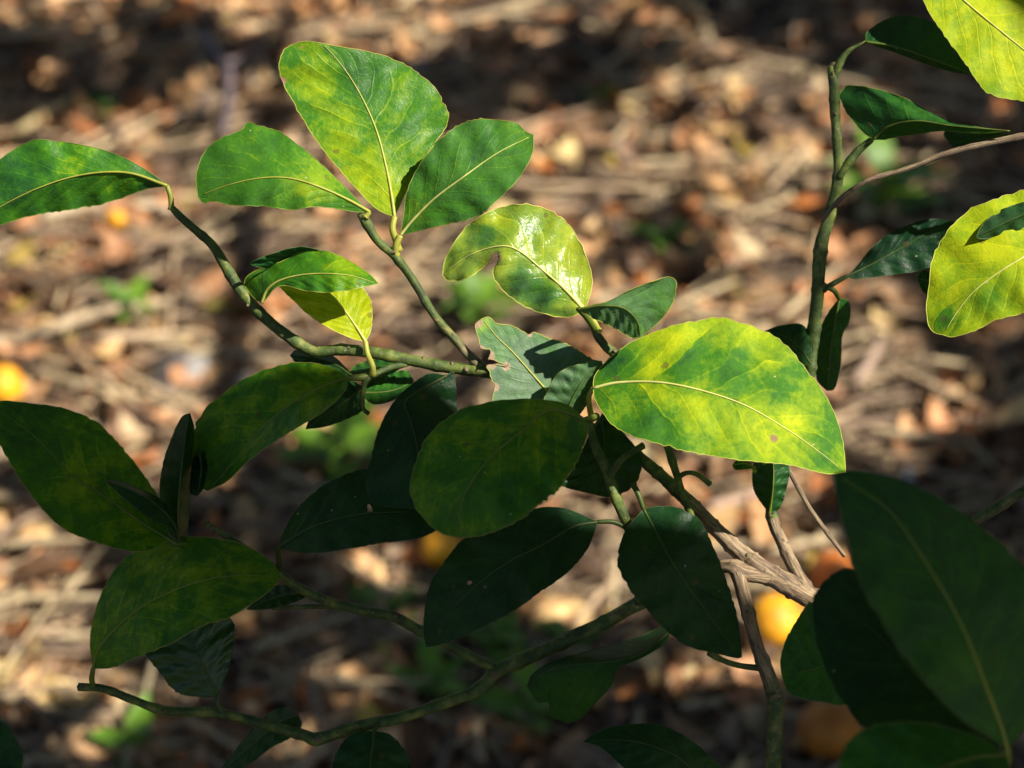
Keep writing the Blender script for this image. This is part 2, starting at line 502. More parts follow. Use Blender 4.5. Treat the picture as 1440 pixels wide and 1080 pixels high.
def leaf(mid, A, B, d=(0, 0, 0), ea=0.0, eb=0.0, ca=0.0, cb=0.0, y=0.2, amp=0.5, rough=0.42, tr=0.30, rib=0.5,
         edge=None, lit=0, litpoly=None, darkpoly=None, blobs=(), holes=(), pet=None, petd=None, petr=2.6,
         wave=0.075, label=None, nt=64, ns=9, dust=0.014, brown=(), fld=0.10):
    """A citrus leaf. mid, A, B: photo pixels from base to tip along the midrib and the two margins;
    d: view depth (cm from the focus plane) along the midrib; ea/eb: how far (cm) margin A/B lies behind it."""
    LEAF_N[0] += 1
    sd = LEAF_N[0] * 3.7
    M = catmull(mid, nt); LA = catmull([mid[0]] + list(A) + [mid[-1]], nt); LB = catmull([mid[0]] + list(B) + [mid[-1]], nt)
    tt = np.linspace(0, 1, nt)
    dd = np.interp(tt, np.linspace(0, 1, len(d)), d)
    k = np.ones(5) / 5.0
    dd = np.convolve(np.pad(dd, 2, mode='edge'), k, mode='valid')
    wA = np.linalg.norm(LA - M, axis=1); wB = np.linalg.norm(LB - M, axis=1)
    mA, mB = wA.max() + 1e-6, wB.max() + 1e-6
    V, UVs, Y, PX, BR = [], [], [], [], []
    cols = list(range(-ns, ns + 1))
    for i in range(nt):
        for c in cols:
            s = abs(c) / ns
            if c < 0: E, e, q, w, mw = LA[i], ea, ca, wA[i], mA
            else: E, e, q, w, mw = LB[i], eb, cb, wB[i], mB
            rag = 1.0 + s * s * (0.034 * fbm(i * 0.75, (1 if c > 0 else -1) * 3.0, sd) + 0.012 * fbm(i * 0.21, (1 if c > 0 else -1) * 7.0, sd))
            pt = M[i] + (E - M[i]) * s * rag
            for hx, hy, hr in holes:
                if 0.2 < math.hypot(pt[0] - hx, pt[1] - hy) < hr * 1.9: pt = pt + (np.array([hx, hy]) - pt) * random.uniform(0.0, 0.45)
            depth = dd[i] + e * (w / mw) * s + q * (w / mw) * s * s
            depth += wave * (w / mw) * s * math.sin(i * 0.62 + sd + (1.3 if c > 0 else 0)) + wave * 0.9 * fbm(pt[0] * 0.022, pt[1] * 0.022, sd)
            depth += 0.035 * (w / mw) * math.sin(56.5 * (tt[i] - 0.26 * s ** 0.85)) * 4 * s * (1 - s)
            dm = FOCUS + depth * 0.01
            V.append(P(pt[0], pt[1], dm)); UVs.append((tt[i], (c / ns)))
            yy = y
            for (bx, by, br, ba) in blobs:
                yy += ba * math.exp(-((pt[0] - bx) ** 2 + (pt[1] - by) ** 2) / (br * br))
            Y.append(min(1.0, max(-0.1, yy))); PX.append(pt)
            BR.append(max([0.0] + [math.exp(-((pt[0] - bx) ** 2 + (pt[1] - by) ** 2) / (br * br)) for bx, by, br in brown]))
    nc = len(cols)
    F, MI = [], []
    for i in range(nt - 1):
        for c in range(nc - 1):
            a = i * nc + c
            cx = (PX[a] + PX[a + 1] + PX[a + nc] + PX[a + nc + 1]) / 4
            if any((cx[0] - hx) ** 2 + (cx[1] - hy) ** 2 < hr * hr for hx, hy, hr in holes): continue
            F.append((a, a + nc, a + nc + 1, a + 1)); MI.append(0)
    V = np.array(V)
    base = V[ns]
    # thick pale margin all round
    rim = [V[i * nc] for i in range(nt)] + [V[i * nc + nc - 1] for i in range(nt - 2, -1, -1)]
    rv, rf, ru = tube_geo(rim, np.full(len(rim), 0.00016), 4, cap=False)
    rim_i = [i * nc for i in range(nt)] + [i * nc + nc - 1 for i in range(nt - 2, -1, -1)]
    n0 = len(V)
    F += [tuple(n0 + q for q in f) for f in rf]; MI += [1] * len(rf)
    ey = (y + 0.04) if edge is None else edge
    allV = np.vstack([V, np.array(rv)])
    ob = make('leaf', allV, F, [M_LEAF, M_EDGE], tree, uv=UVs + ru, attrs={'yel': Y + [ey] * len(rv), 'fld': [fld] * (len(Y) + len(rv)), 'brn': BR + [q for k3 in rim_i for q in [BR[k3]] * 4]}, mat_idx=MI, origin=base)
    ob.color = (rough, tr, amp, dust)
    if label: ob['label'] = label
    # midrib
    mr = np.array([V[i * nc + ns] for i in range(0, nt - 2)]) + BACK * 0.00012
    rr = np.interp(np.linspace(0, 1, len(mr)), [0, 0.3, 1], [0.00062, 0.00036, 0.00010])
    mv, mf, mu = tube_geo(mr, rr, 6)
    make('midrib', mv, mf, M_RIB, ob, uv=mu, attrs={'yel': [rib] * len(mv)}, origin=base)
    if pet:
        pd = petd if petd else [d[0]] * (len(pet) + 1)
        pp = [(mid[0][0], mid[0][1], d[0])] + [(a[0], a[1], pd[min(k2, len(pd) - 1)]) for k2, a in enumerate(pet)]
        cp = catmull(pp, 14)
        path = [P(a, b_, FOCUS + c_ * 0.01) for a, b_, c_ in cp]
        pr_ = np.interp(np.linspace(0, 1, 14), [0, 0.5, 0.9, 1], [petr * 0.85, petr, petr * 1.1, petr * 1.5]) * KX * FOCUS
        pv, pf, pu = tube_geo(path, pr_, 8)
        make('petiole', pv, pf, M_RIB, ob, uv=pu, attrs={'yel': [rib * 0.8] * len(pv)}, origin=base)
    for q, w in zip(PX, V):
        L = lit
        if litpoly and in_poly(q[0], q[1], litpoly): L = 1
        if darkpoly and in_poly(q[0], q[1], darkpoly): L = 0
        if L == 1: LIT_V.append(w)
        elif L == 0: SHADE_V.append(w)
    return ob


def twig(name, pts, bark=(0.0, 0.0), knob=0.13, sides=14, lit=None, n=None, buds=(), label=None, seed=None):
    """pts: (px, py, depth cm, radius px) along a twig"""
    p = np.array(pts, float)
    n = n or max(12, int(np.sum(np.linalg.norm(np.diff(p[:, :2], axis=0), axis=1)) / 5))
    c = catmull(p, n)
    path = np.array([P(a, b, FOCUS + dd * 0.01) for a, b, dd, r in c])
    rad = np.array([r * 0.82 * KX * (FOCUS + dd * 0.01) for a, b, dd, r in c])
    seed = random.random() * 50 if seed is None else seed
    # slight swelling at the nodes
    for i in range(n):
        ph = (i * 0.075 + seed) % 1.0
        rad[i] *= 0.97 + 0.17 * math.exp(-((ph - 0.5) / 0.07) ** 2) + 0.05 * (1 - ph)
    v, f, u = tube_geo(path, rad, sides, knob, seed)
    bk = np.array([bark(q[0], q[1]) for q in c]) if callable(bark) else np.interp(np.linspace(0, 1, n), np.linspace(0, 1, len(bark)), bark)
    at = np.repeat(bk, sides).tolist() + [bk[0], bk[-1]]
    ob = make(name, v, f, M_BARK, tree, uv=u, attrs={'bark': at}, origin=path[0])
    if label: ob['label'] = label
    for (bx, by, bd, br) in buds:
        c0 = P(bx, by, FOCUS + bd * 0.01); r0 = br * KX * FOCUS
        ni = int(np.argmin(np.linalg.norm(path - c0, axis=1)))
        tg = path[min(ni + 1, n - 1)] - path[max(ni - 1, 0)]; tg /= np.linalg.norm(tg)
        out_ = c0 - path[ni]; out_ = out_ - tg * np.dot(out_, tg)
        if np.linalg.norm(out_) < 1e-5: out_ = BACK + UP * 0.3
        out_ /= np.linalg.norm(out_)
        ax_ = out_ + tg * random.uniform(-0.7, 0.7); ax_ /= np.linalg.norm(ax_)
        surf = path[ni] + out_ * rad[ni] * 0.75
        bp = [surf + ax_ * r0 * s for s in (-0.5, 0.1, 0.55, 0.9)]
        bv, bf, bu = tube_geo(bp, np.array([0.95, 0.8, 0.55, 0.2]) * r0 * 0.75, 8, 0.7, bx)
        make('bud', bv, bf, M_BARK, ob, uv=bu, attrs={'bark': [0.55] * len(bv)}, origin=surf)
    if lit is not None:
        for i in range(n):
            L = lit(c[i][0], c[i][1]) if callable(lit) else lit
            if L == 1: LIT_V.append(path[i])
            elif L == 0: SHADE_V.append(path[i])
    return ob


# ---- twigs and branches
twig('twig', [(241, 291, 1.6, 5), (252, 303, 1.6, 7), (275, 323, 1.6, 7), (300, 346, 1.6, 8), (318, 376, 1.6, 9), (338, 408, 1.6, 10), (362, 437, 1.6, 10),
              (397, 467, 1.6, 9.5), (432, 491, 1.6, 10), (452, 495, 1.6, 9), (482, 492, 1.6, 9.5), (530, 497, 1.5, 10), (580, 507, 1.5, 10), (622, 515, 1.5, 10.5),
              (655, 520, 1.5, 10), (692, 524, 1.6, 11), (740, 548, 2.6, 11), (790, 580, 3.0, 11), (835, 605, 2.6, 11)],
     bark=(0, 0.1, 0.05, 0.1, 0.3, 0.05, 0.0, 0.15, 0.55, 0.4, 0.4), lit=lambda x, y: 1 if 545 < x < 655 else (0 if x < 520 else -1),
     buds=((348, 430, 1.4, 5), (490, 484, 1.2, 6), (598, 500, 1.3, 6), (634, 506, 1.2, 7), (655, 522, 1.0, 8)))
twig('twig', [(508, 300, 0.3, 8), (518, 318, 0.4, 8.5), (532, 340, 0.5, 7.5), (555, 360, 0.7, 7.5), (578, 390, 0.9, 7), (602, 430, 1.1, 7), (618, 453, 1.2, 7),
              (640, 477, 1.3, 7.5), (660, 500, 1.4, 8), (686, 522, 1.6, 9)], bark=(0.05, 0, 0, 0.0, 0.25, 0.5, 0.5), lit=lambda x, y: 1 if y < 490 else -1,
     buds=((513, 306, -0.2, 5), (556, 352, 0.3, 6), (612, 452, 0.8, 6), (641, 466, 0.8, 4)))
twig('twig', [(833, 452, 1.0, 5), (838, 468, 1.0, 6), (852, 487, 1.1, 8), (866, 499, 1.2, 9), (872, 520, 1.6, 8), (866, 555, 2.2, 8), (850, 590, 2.5, 9), (838, 606, 2.6, 9)],
     bark=(0.1, 0.2, 0.0, 0.1), buds=((868, 493, 0.5, 6),))
twig('branch', [(835, 603, 2.6, 9), (872, 626, 2.4, 9.5), (905, 648, 2.2, 10), (945, 683, 2.1, 11), (985, 722, 2.0, 12), (1020, 757, 2.0, 13), (1046, 781, 2.0, 16),
                (1062, 796, 1.9, 20), (1080, 806, 1.9, 18), (1108, 822, 2.1, 20), (1140, 840, 2.4, 19), (1200, 868, 3.5, 20), (1300, 905, 6, 24), (1380, 930, 8.6, 26)],
     bark=lambda x, y: np.interp(x, [850, 950, 985, 1020, 1050], [0.15, 0.3, 0.72, 0.9, 1.0]), knob=0.13, sides=30, n=240, lit=lambda x, y: 1 if 984 < x < 1140 else -1,
     buds=((1026, 750, 1.3, 4), (1058, 776, 1.0, 9), (1066, 826, 1.0, 7)), label='old grey corky fork of the branch, lit by the sun')
twig('branch', [(1372, 927, 8.4, 26), (1480, 950, 12, 30), (1700, 985, 22, 40), (2050, 1000, 34, 60)], bark=(1, 1), knob=0.2, lit=-1)
# lower branch: leaves the corky fork to the left, passes under the leaves
twig('branch', [(1085, 812, 1.9, 15), (1050, 806, 1.6, 14), (1022, 796, 1.7, 12), (985, 810, 2.4, 11), (940, 828, 3.0, 11), (895, 850, 3.2, 12), (840, 880, 3.4, 12), (780, 908, 3.6, 12), (725, 932, 3.8, 12),
                (695, 947, 3.8, 12), (672, 970, 3.6, 11), (620, 990, 3.2, 10), (560, 1010, 3.0, 10), (500, 1022, 2.8, 10), (447, 1039, 2.6, 11), (428, 1034, 2.6, 9), (375, 1019, 2.4, 9),
                (310, 1003, 2.2, 8), (232, 999, 2.0, 8), (185, 983, 1.8, 7), (145, 968, 1.6, 7), (110, 966, 1.5, 7)],
     bark=(1, .9, .4, .3, .3, .28, .25, .2, .2, .1, .1, .1, .3), knob=0.13, lit=lambda x, y: 0 if x < 980 else 1,
     buds=((228, 1003, 1.4, 6), (112, 966, 1.0, 6), (695, 948, 3.0, 10), (447, 1040, 2.0, 9), (870, 855, 2.6, 8)))
twig('branch', [(1036, 800, 1.6, 13), (1044, 830, 1.4, 13), (1054, 868, 1.4, 12), (1066, 912, 1.6, 12), (1080, 950, 1.8, 13), (1090, 985, 2.0, 14), (1090, 1030, 2.2, 13), (1087, 1080, 2.4, 14), (1080, 1170, 3.0, 14), (1060, 1280, 3.2, 10)],
     bark=(1, .7, .35, .3, .3, .3), knob=0.12, lit=lambda x, y: 1 if y < 828 else 0, buds=((1089, 990, 1.0, 12),))
twig('twig', [(1076, 940, 1.9, 6), (1040, 936, 1.5, 5), (1015, 928, 1.2, 5), (997, 918, 1.0, 6)], bark=(0.3, 0.1), lit=0)
# upright shoot on the right, rising from the fork
twig('branch', [(1140, 838, 2.4, 12), (1122, 808, 2.6, 11), (1102, 768, 2.8, 10), (1086, 726, 3.0, 10), (1088, 690, 3.1, 9), (1102, 655, 3.2, 9), (1120, 600, 3.2, 9), (1138, 530, 3.2, 9),
                (1143, 480, 3.2, 10), (1150, 410, 3.1, 11), (1154, 350, 3.0, 12), (1165, 308, 3.0, 10), (1178, 255, 2.9, 9), (1178, 210, 2.8, 8), (1174, 160, 2.8, 8), (1172, 118, 2.7, 9), (1168, 92, 2.7, 5)],
     bark=lambda x, y: 1.0 if y > 730 else 0.2, knob=0.2, lit=lambda x, y: 1 if y > 735 else (0 if y < 640 else -1), n=190,
     buds=((1172, 100, 2.0, 5), (1182, 78, 2.4, 6), (1174, 157, 2.1, 6), (1147, 340, 2.2, 6), (1078, 722, 2.4, 6)))
twig('twig', [(1179, 250, 2.8, 7), (1192, 231, 2.7, 7), (1207, 212, 2.6, 7), (1226, 196, 2.4, 5)], bark=(0.1, 0), lit=0)
twig('twig', [(1172, 112, 2.7, 7), (1181, 88, 2.6, 7), (1194, 71, 2.5, 4), (1218, 59, 2.3, 3)], bark=(0, 0), lit=0)
# thin dead twigs
twig('dead_twig', [(1156, 312, 2.0, 3), (1180, 281, 2.0, 4), (1220, 254, 1.8, 4), (1280, 236, 1.6, 4.5), (1340, 213, 1.2, 5), (1440, 191, 0.8, 6), (1560, 170, 1, 8), (1900, 160, 12, 14)], bark=(1, 1), knob=0.15,
     lit=lambda x, y: 1 if 1236 < x < 1322 and not 1275 < x < 1282 else 0, label='thin pale dead twig crossing the upright shoot')
twig('dead_twig', [(1106, 655, 2.5, 4), (1126, 692, 2.4, 4), (1147, 727, 2.3, 4), (1188, 782, 2.1, 4)], bark=(1, 1), lit=lambda x, y: 1 if y > 733 else 0)
twig('twig', [(1370, 732, 2, 9), (1400, 715, 2, 9), (1450, 685, 2, 9), (1560, 640, 4, 11), (1900, 640, 18, 16)], bark=(.4, .5), lit=0)
# middle: stalks hanging between the shaded leaves
twig('twig', [(935, 615, 1.0, 6), (941, 635, 0.9, 6.5), (951, 665, 0.7, 6.5), (960, 695, 0.5, 6), (972, 725, 0.6, 6), (985, 770, 1.3, 6)], bark=(.1, .2), lit=-1)
twig('twig', [(953, 672, 0.7, 4), (965, 665, 0.4, 4), (980, 667, 0.2, 4.5), (999, 681, 0.0, 5)], bark=(.2, .3), lit=-1)
twig('twig', [(828, 592, 0.5, 6), (838, 630, 0.3, 8), (852, 660, 0.2, 9), (866, 700, 0.1, 9.5), (882, 737, 0.3, 9), (895, 770, 1.5, 8), (900, 846, 3, 8)], bark=(.1, .2, .2), lit=0)
twig('twig', [(858, 668, 0.1, 7), (872, 648, -0.2, 6), (888, 636, -0.4, 5), (905, 626, -0.6, 6)], bark=(.1, .2), lit=0)
# lower left shoot
twig('branch', [(290, 736, 1.0, 5), (312, 750, 1.2, 6), (345, 772, 1.5, 6.5), (378, 793, 1.8, 7), (405, 816, 2.0, 8), (432, 833, 2.3, 8.5), (462, 846, 2.6, 8), (505, 858, 2.9, 8), (555, 868, 3.2, 9),
                (597, 890, 3.4, 8), (640, 912, 3.6, 7.5), (694, 940, 3.8, 8)], bark=(.3, .1, .1, .1, .2, .3), lit=0, buds=((300, 745, 0.6, 6), (556, 862, 2.8, 6)))
twig('twig', [(382, 855, 2.4, 3), (432, 853, 2.6, 4), (480, 854, 2.8, 4.5), (520, 860, 2.9, 5)], bark=(.3, .3), lit=0)
# knot of short stalks below the left twig
twig('twig', [(574, 512, 1.5, 4), (552, 516, 1.4, 6), (532, 524, 1.2, 6), (515, 534, 1.0, 6), (511, 548, 1.0, 4), (510, 573, 1.0, 3.5), (518, 581, 1.2, 4)], bark=(0, .1, .1), lit=-1)

# ---- leaves, from the back to the front
# upper left group
leaf([(235, 261), (180, 243), (120, 245), (60, 262), (0, 291), (-55, 325)],
     [(207, 240), (170, 220), (130, 207), (66, 197), (38, 200), (8, 218), (-30, 248), (-52, 290)],
     [(205, 266), (150, 285), (90, 296), (40, 304), (0, 316), (-40, 326)],
     d=(1.5, 1.0, 1.2), ea=0.3, eb=0.9, y=0.36, amp=0.75, rib=0.66, lit=1, tr=0.2, pet=[(240, 277), (241, 294)], petd=[1.5, 1.6], petr=4, wave=0.08,
     blobs=[(110, 225, 50, 0.15), (30, 250, 40, -0.15)], label='drooping green leaf at the end of the left twig')
leaf([(520, 298), (490, 281), (450, 263), (410, 251), (370, 250), (325, 259), (278, 276)],
     [(505, 284), (480, 258), (440, 220), (400, 190), (370, 177), (348, 172), (340, 183), (310, 195), (288, 212), (276, 245)],
     [(500, 298), (470, 293), (440, 291), (410, 295), (370, 290), (330, 289), (300, 283), (286, 286)],
     d=(0.2, -0.8, -0.8, 0.0), ea=1.6, eb=-0.1, cb=0.2, dust=0.03, y=0.41, amp=0.35, rib=0.75, lit=1, rough=0.5, pet=[(514, 305)], petd=[0.2], petr=4,
     blobs=[(440, 250, 40, 0.22), (345, 200, 40, 0.05)])
leaf([(555, 305), (550, 270), (542, 230), (530, 185), (513, 145), (490, 105), (462, 70), (448, 60)],
     [(530, 294), (500, 264), (470, 230), (440, 190), (416, 150), (403, 128), (399, 117), (394, 110), (394, 82), (405, 66), (428, 58)],
     [(570, 272), (590, 232), (616, 195), (630, 168), (616, 130), (590, 105), (560, 86), (520, 73), (480, 66)],
     d=(0.6, 0.8, 1.2, 1.0), ea=-0.2, eb=0.7, y=0.47, amp=0.62, fld=0.12, dust=0.02, rib=0.85, lit=1, edge=0.72, tr=0.28, pet=[(552, 322), (557, 338), (560, 352)], petd=[0.5, 0.6, 0.7], petr=5,
     brown=[(396, 113, 7), (425, 68, 3)], blobs=[(540, 270, 50, 0.22), (440, 120, 40, 0.16), (500, 105, 30, -0.15), (570, 150, 50, -0.06), (480, 190, 30, 0.18), (500, 235, 40, 0.12)],
     label='tall upright leaf, green blotched with yellow, at the top of the twig')
leaf([(563, 331), (580, 310), (610, 280), (650, 250), (700, 215), (750, 190)],
     [(568, 300), (571, 275), (585, 240), (610, 205), (640, 180), (670, 168), (700, 169), (726, 173), (738, 184)],
     [(600, 322), (640, 313), (672, 304), (700, 281), (730, 250), (748, 217)],
     d=(0.4, -0.6, -0.4), ea=0.5, eb=-0.6, y=0.37, amp=0.3, dust=0.05, rib=0.95, lit=1, rough=0.46, edge=0.5, tr=0.22, pet=[(557, 345), (556, 358)], petd=[0.5, 0.7], petr=5,
     blobs=[(730, 180, 30, 0.15), (590, 300, 30, 0.12)], label='plain green leaf with a yellow midrib, right of the tall upright leaf')
# folded pair on the left twig
leaf([(382, 378), (410, 360), (440, 354), (462, 356)], [(352, 371), (385, 356), (425, 347)], [(400, 375), (440, 372), (460, 362)],
     d=(1.4, 1.2, 1.0), ea=-1.2, eb=1.0, y=0.10, amp=0.3, rib=0.1, lit=0, tr=0.03)  # stands in for the next leaf's dark upturned back, not a separate leaf
leaf([(368, 426), (377, 406), (400, 392), (440, 385), (490, 387), (532, 399)],
     [(356, 418), (344, 400), (350, 386), (372, 376), (400, 366), (425, 354), (462, 354), (495, 369), (520, 386)],
     [(376, 418), (387, 405), (403, 402), (430, 409), (460, 411), (495, 407)],
     d=(0.9, 0.2, -0.4, -0.2), ea=1.3, eb=-0.25, y=0.48, amp=0.4, rib=0.8, lit=1, edge=0.6, rough=0.4,
     darkpoly=[(330, 430), (335, 370), (395, 365), (390, 400), (380, 432)], blobs=[(480, 370, 40, 0.15), (430, 400, 60, -0.12)])
leaf([(514, 480), (500, 458), (480, 430), (462, 410), (448, 398)],
     [(498, 477), (470, 465), (440, 447), (415, 425), (398, 408), (392, 398), (415, 392)],
     [(521, 465), (523, 440), (519, 418), (505, 402), (480, 394)],
     d=(1.1, 1.2, 1.6), ea=-0.3, eb=0.3, y=0.84, amp=0.35, rib=0.95, lit=1, edge=0.85, tr=0.42, pet=[(517, 498), (524, 515), (524, 527)], petd=[1.0, 0.8, 1.0], petr=4,
     label='small yellow leaf under the folded green leaf')
# cluster under the left twig
leaf([(498, 531), (470, 512), (440, 503), (408, 500)], [(470, 502), (440, 494), (418, 492)], [(480, 530), (450, 520), (420, 512)],
     d=(1.4, 2.2, 2.6), ea=0.8, eb=-0.5, y=0.12, amp=0.3, rib=0.2, lit=0)
leaf([(565, 516), (540, 517), (510, 522), (488, 528)], [(552, 508), (525, 506), (500, 514)], [(548, 526), (520, 532), (500, 534)],
     d=(2.0, 2.2, 2.4), ea=0.8, eb=-0.5, y=0.3, amp=0.3, rib=0.5, lit=-1)
leaf([(505, 552), (530, 552), (556, 548), (582, 536)], [(520, 535), (550, 524), (572, 522)], [(525, 568), (552, 563), (572, 550)],
     d=(1.6, 1.8, 2.2), ea=0.9, eb=-0.7, y=0.3, amp=0.4, rib=0.4, lit=-1)
leaf([(512, 545), (495, 558), (470, 575), (430, 603)], [(490, 535), (465, 552), (440, 580)], [(510, 575), (485, 590), (455, 600)],
     d=(1.4, 1.6, 2.0), ea=0.6, eb=0.0, y=0.1, amp=0.3, rib=0.2, lit=0)
leaf([(489, 531), (455, 543), (417, 563), (367, 603), (333, 645), (292, 690)],
     [(470, 518), (430, 510), (390, 515), (350, 530), (310, 556), (282, 585), (271, 612), (268, 645), (275, 680)],
     [(486, 548), (470, 566), (450, 582), (420, 600), (380, 625), (345, 652), (320, 676)],
     d=(0.8, -0.2, 0.0, 0.6), ea=1.7, eb=-1.4, y=0.47, amp=0.8, rib=0.55, lit=0, pet=[(505, 531), (518, 529)], petd=[0.9, 1.1], petr=5,
     blobs=[(420, 540, 60, 0.10), (310, 670, 40, -0.15)], label='large olive mottled leaf in the shade below the left twig')
# far left shaded leaves
leaf([(238, 758), (200, 735), (150, 700), (100, 668), (50, 615), (-15, 568)],
     [(230, 715), (205, 672), (175, 634), (140, 597), (100, 577), (50, 568), (5, 564)],
     [(215, 772), (185, 775), (140, 764), (90, 743), (50, 704), (20, 660), (-5, 612)],
     d=(0.6, 0.0, 0.3), ea=1.8, eb=-1.6, y=0.47, amp=0.8, rib=0.45, lit=0, pet=[(248, 765), (262, 765)], petd=[0.7, 1.0], petr=4, blobs=[(120, 690, 60, 0.10), (40, 600, 60, -0.1)],
     label='olive mottled shaded leaf cut by the left edge')
leaf([(252, 757), (240, 730), (215, 706), (185, 690), (148, 676)], [(244, 728), (228, 704), (200, 689), (170, 677)], [(236, 740), (215, 732), (188, 712), (165, 692)],
     d=(0.5, -0.8, -1.4), ea=1.2, eb=-0.8, y=0.08, amp=0.2, rib=0.1, lit=0)
leaf([(252, 762), (250, 720), (254, 670), (260, 620), (267, 581)], [(236, 745), (225, 700), (229, 655), (240, 620), (255, 588)], [(264, 745), (267, 700), (272, 650), (273, 605)],
     d=(0.8, -0.2, 0.4), ea=1.6, eb=1.8, y=0.13, amp=0.25, rib=0.25, lit=0, pet=[(262, 772), (292, 776)], petd=[1, 1.2], petr=4)
leaf([(281, 640), (283, 660), (278, 697)], [(272, 645), (267, 690)], [(294, 632), (288, 680)], d=(0.8, 0.4, 0.6), ea=0.4, eb=0.8, y=0.05, amp=0.2, rib=0.1, lit=0)  # dark sliver standing in for a shaded part of the large olive leaf
# shaded centre
leaf([(391, 770), (440, 741), (500, 724), (560, 720), (640, 722)],
     [(400, 746), (418, 716), (450, 686), (490, 666), (518, 661), (560, 680), (615, 700)],
     [(415, 776), (450, 777), (490, 771), (540, 763), (590, 756), (625, 738)],
     d=(0.8, 0.0, -0.6, -1.0), ea=1.6, eb=-1.2, y=0.10, amp=0.25, rib=0.12, lit=0, holes=[(519, 715, 5)], pet=[(391, 782), (394, 800)], petd=[1.2, 1.8], petr=4)
leaf([(628, 528), (572, 562), (577, 590), (587, 634), (592, 716)],
     [(600, 527), (562, 556), (538, 592), (524, 635), (516, 680), (530, 708)],
     [(638, 524), (641, 556), (645, 595), (640, 645), (622, 690)],
     d=(1.0, 0.2, -1.2, -1.8), ea=1.0, eb=0.8, y=0.06, amp=0.2, rib=0.14, lit=0)
leaf([(822, 590), (773, 577), (733, 607), (693, 640), (667, 672), (650, 705), (645, 756)],
     [(800, 570), (770, 563), (735, 561), (690, 565), (640, 580), (605, 610), (586, 645), (577, 690), (590, 722), (618, 748)],
     [(827, 605), (816, 640), (792, 680), (760, 710), (720, 736), (680, 752)],
     d=(-2.8, -4.2, -4.8, -4.6), ea=1.8, eb=-1.4, y=0.48, amp=0.8, rib=0.52, lit=0, pet=[(829, 588), (838, 586)], petd=[-2.0, 0], petr=4, blobs=[(760, 580, 40, 0.1), (660, 720, 40, -0.14)],
     label='olive mottled shaded leaf in the middle, in front of the dark leaves')
leaf([(840, 734), (805, 741), (763, 766), (713, 791), (670, 823), (637, 855), (600, 910)],
     [(800, 717), (768, 713), (730, 722), (690, 740), (652, 758), (625, 790), (605, 822), (597, 860), (596, 892)],
     [(828, 768), (812, 790), (790, 811), (760, 832), (720, 860), (680, 881), (640, 899), (616, 907)],
     d=(0.0, -1.0, -0.6, 0.2), ea=1.0, eb=-0.8, y=0.05, amp=0.2, rib=0.14, lit=0, holes=[(661, 819, 4.5)], pet=[(862, 734), (882, 742)], petd=[0.1, 0.3], petr=3.5)
leaf([(905, 716), (935, 772), (960, 814), (987, 851), (1013, 887), (1043, 924)],
     [(882, 742), (870, 772), (871, 800), (886, 827), (906, 852), (922, 872), (942, 891), (970, 910), (1005, 918), (1035, 925)],
     [(925, 712), (950, 714), (972, 723), (988, 738), (1001, 767), (1016, 801), (1028, 836), (1036, 866), (1041, 897)],
     d=(-0.2, -1.4, -0.8, -0.6), ea=-0.7, eb=0.8, y=0.07, amp=0.2, rib=0.2, lit=0, pet=[(898, 696), (890, 680)], petd=[-0.2, 0.0], petr=4,
     label='dark serrated leaf hanging in front of the corky fork')
leaf([(845, 590), (850, 630), (845, 660), (822, 692)], [(868, 600), (902, 642), (899, 668), (888, 686), (858, 698)], [(825, 620), (802, 665), (790, 682)],
     d=(2.0, 1.2, 1.0), ea=0.4, eb=-0.4, y=0.04, amp=0.2, rib=0.08, lit=0)
# torn leaf and the half hidden one beside it
leaf([(792, 577), (772, 553), (745, 522), (720, 494), (700, 475), (678, 448)],
     [(750, 580), (697, 568), (694, 552), (697, 541), (692, 536), (688, 522), (684, 514), (697, 513), (714, 515), (690, 505), (686, 508), (690, 492), (677, 490), (673, 475), (668, 457)],
     [(835, 535), (843, 511), (830, 504), (805, 488), (787, 480), (772, 476), (758, 470), (750, 467), (744, 471), (730, 463), (715, 457), (698, 455), (688, 446)],
     d=(1.4, 1.0, 0.8), ea=-0.3, eb=0.4, y=0.30, amp=0.3, dust=0.30, rib=0.8, lit=1, rough=0.5, edge=0.75, tr=0.12, brown=[(672, 455, 8), (692, 512, 9), (712, 515, 7), (676, 491, 7), (695, 545, 8), (745, 470, 5), (690, 500, 7)], blobs=[(680, 455, 14, 0.3), (700, 500, 15, 0.12)], nt=90, wave=0.03,
     label='pale green leaf with bitten ragged edge, lit by the sun')
leaf([(795, 585), (805, 560), (822, 532), (846, 508)], [(765, 570), (773, 544), (784, 526), (800, 517), (830, 508)], [(815, 582), (835, 550), (848, 522)],
     d=(0.7, 0.3, 0.3), ea=-0.1, eb=0.9, dust=0.16, y=0.30, amp=0.3, rib=0.3, lit=1, rough=0.5, darkpoly=[(788, 590), (792, 570), (812, 545), (860, 500), (870, 600)])
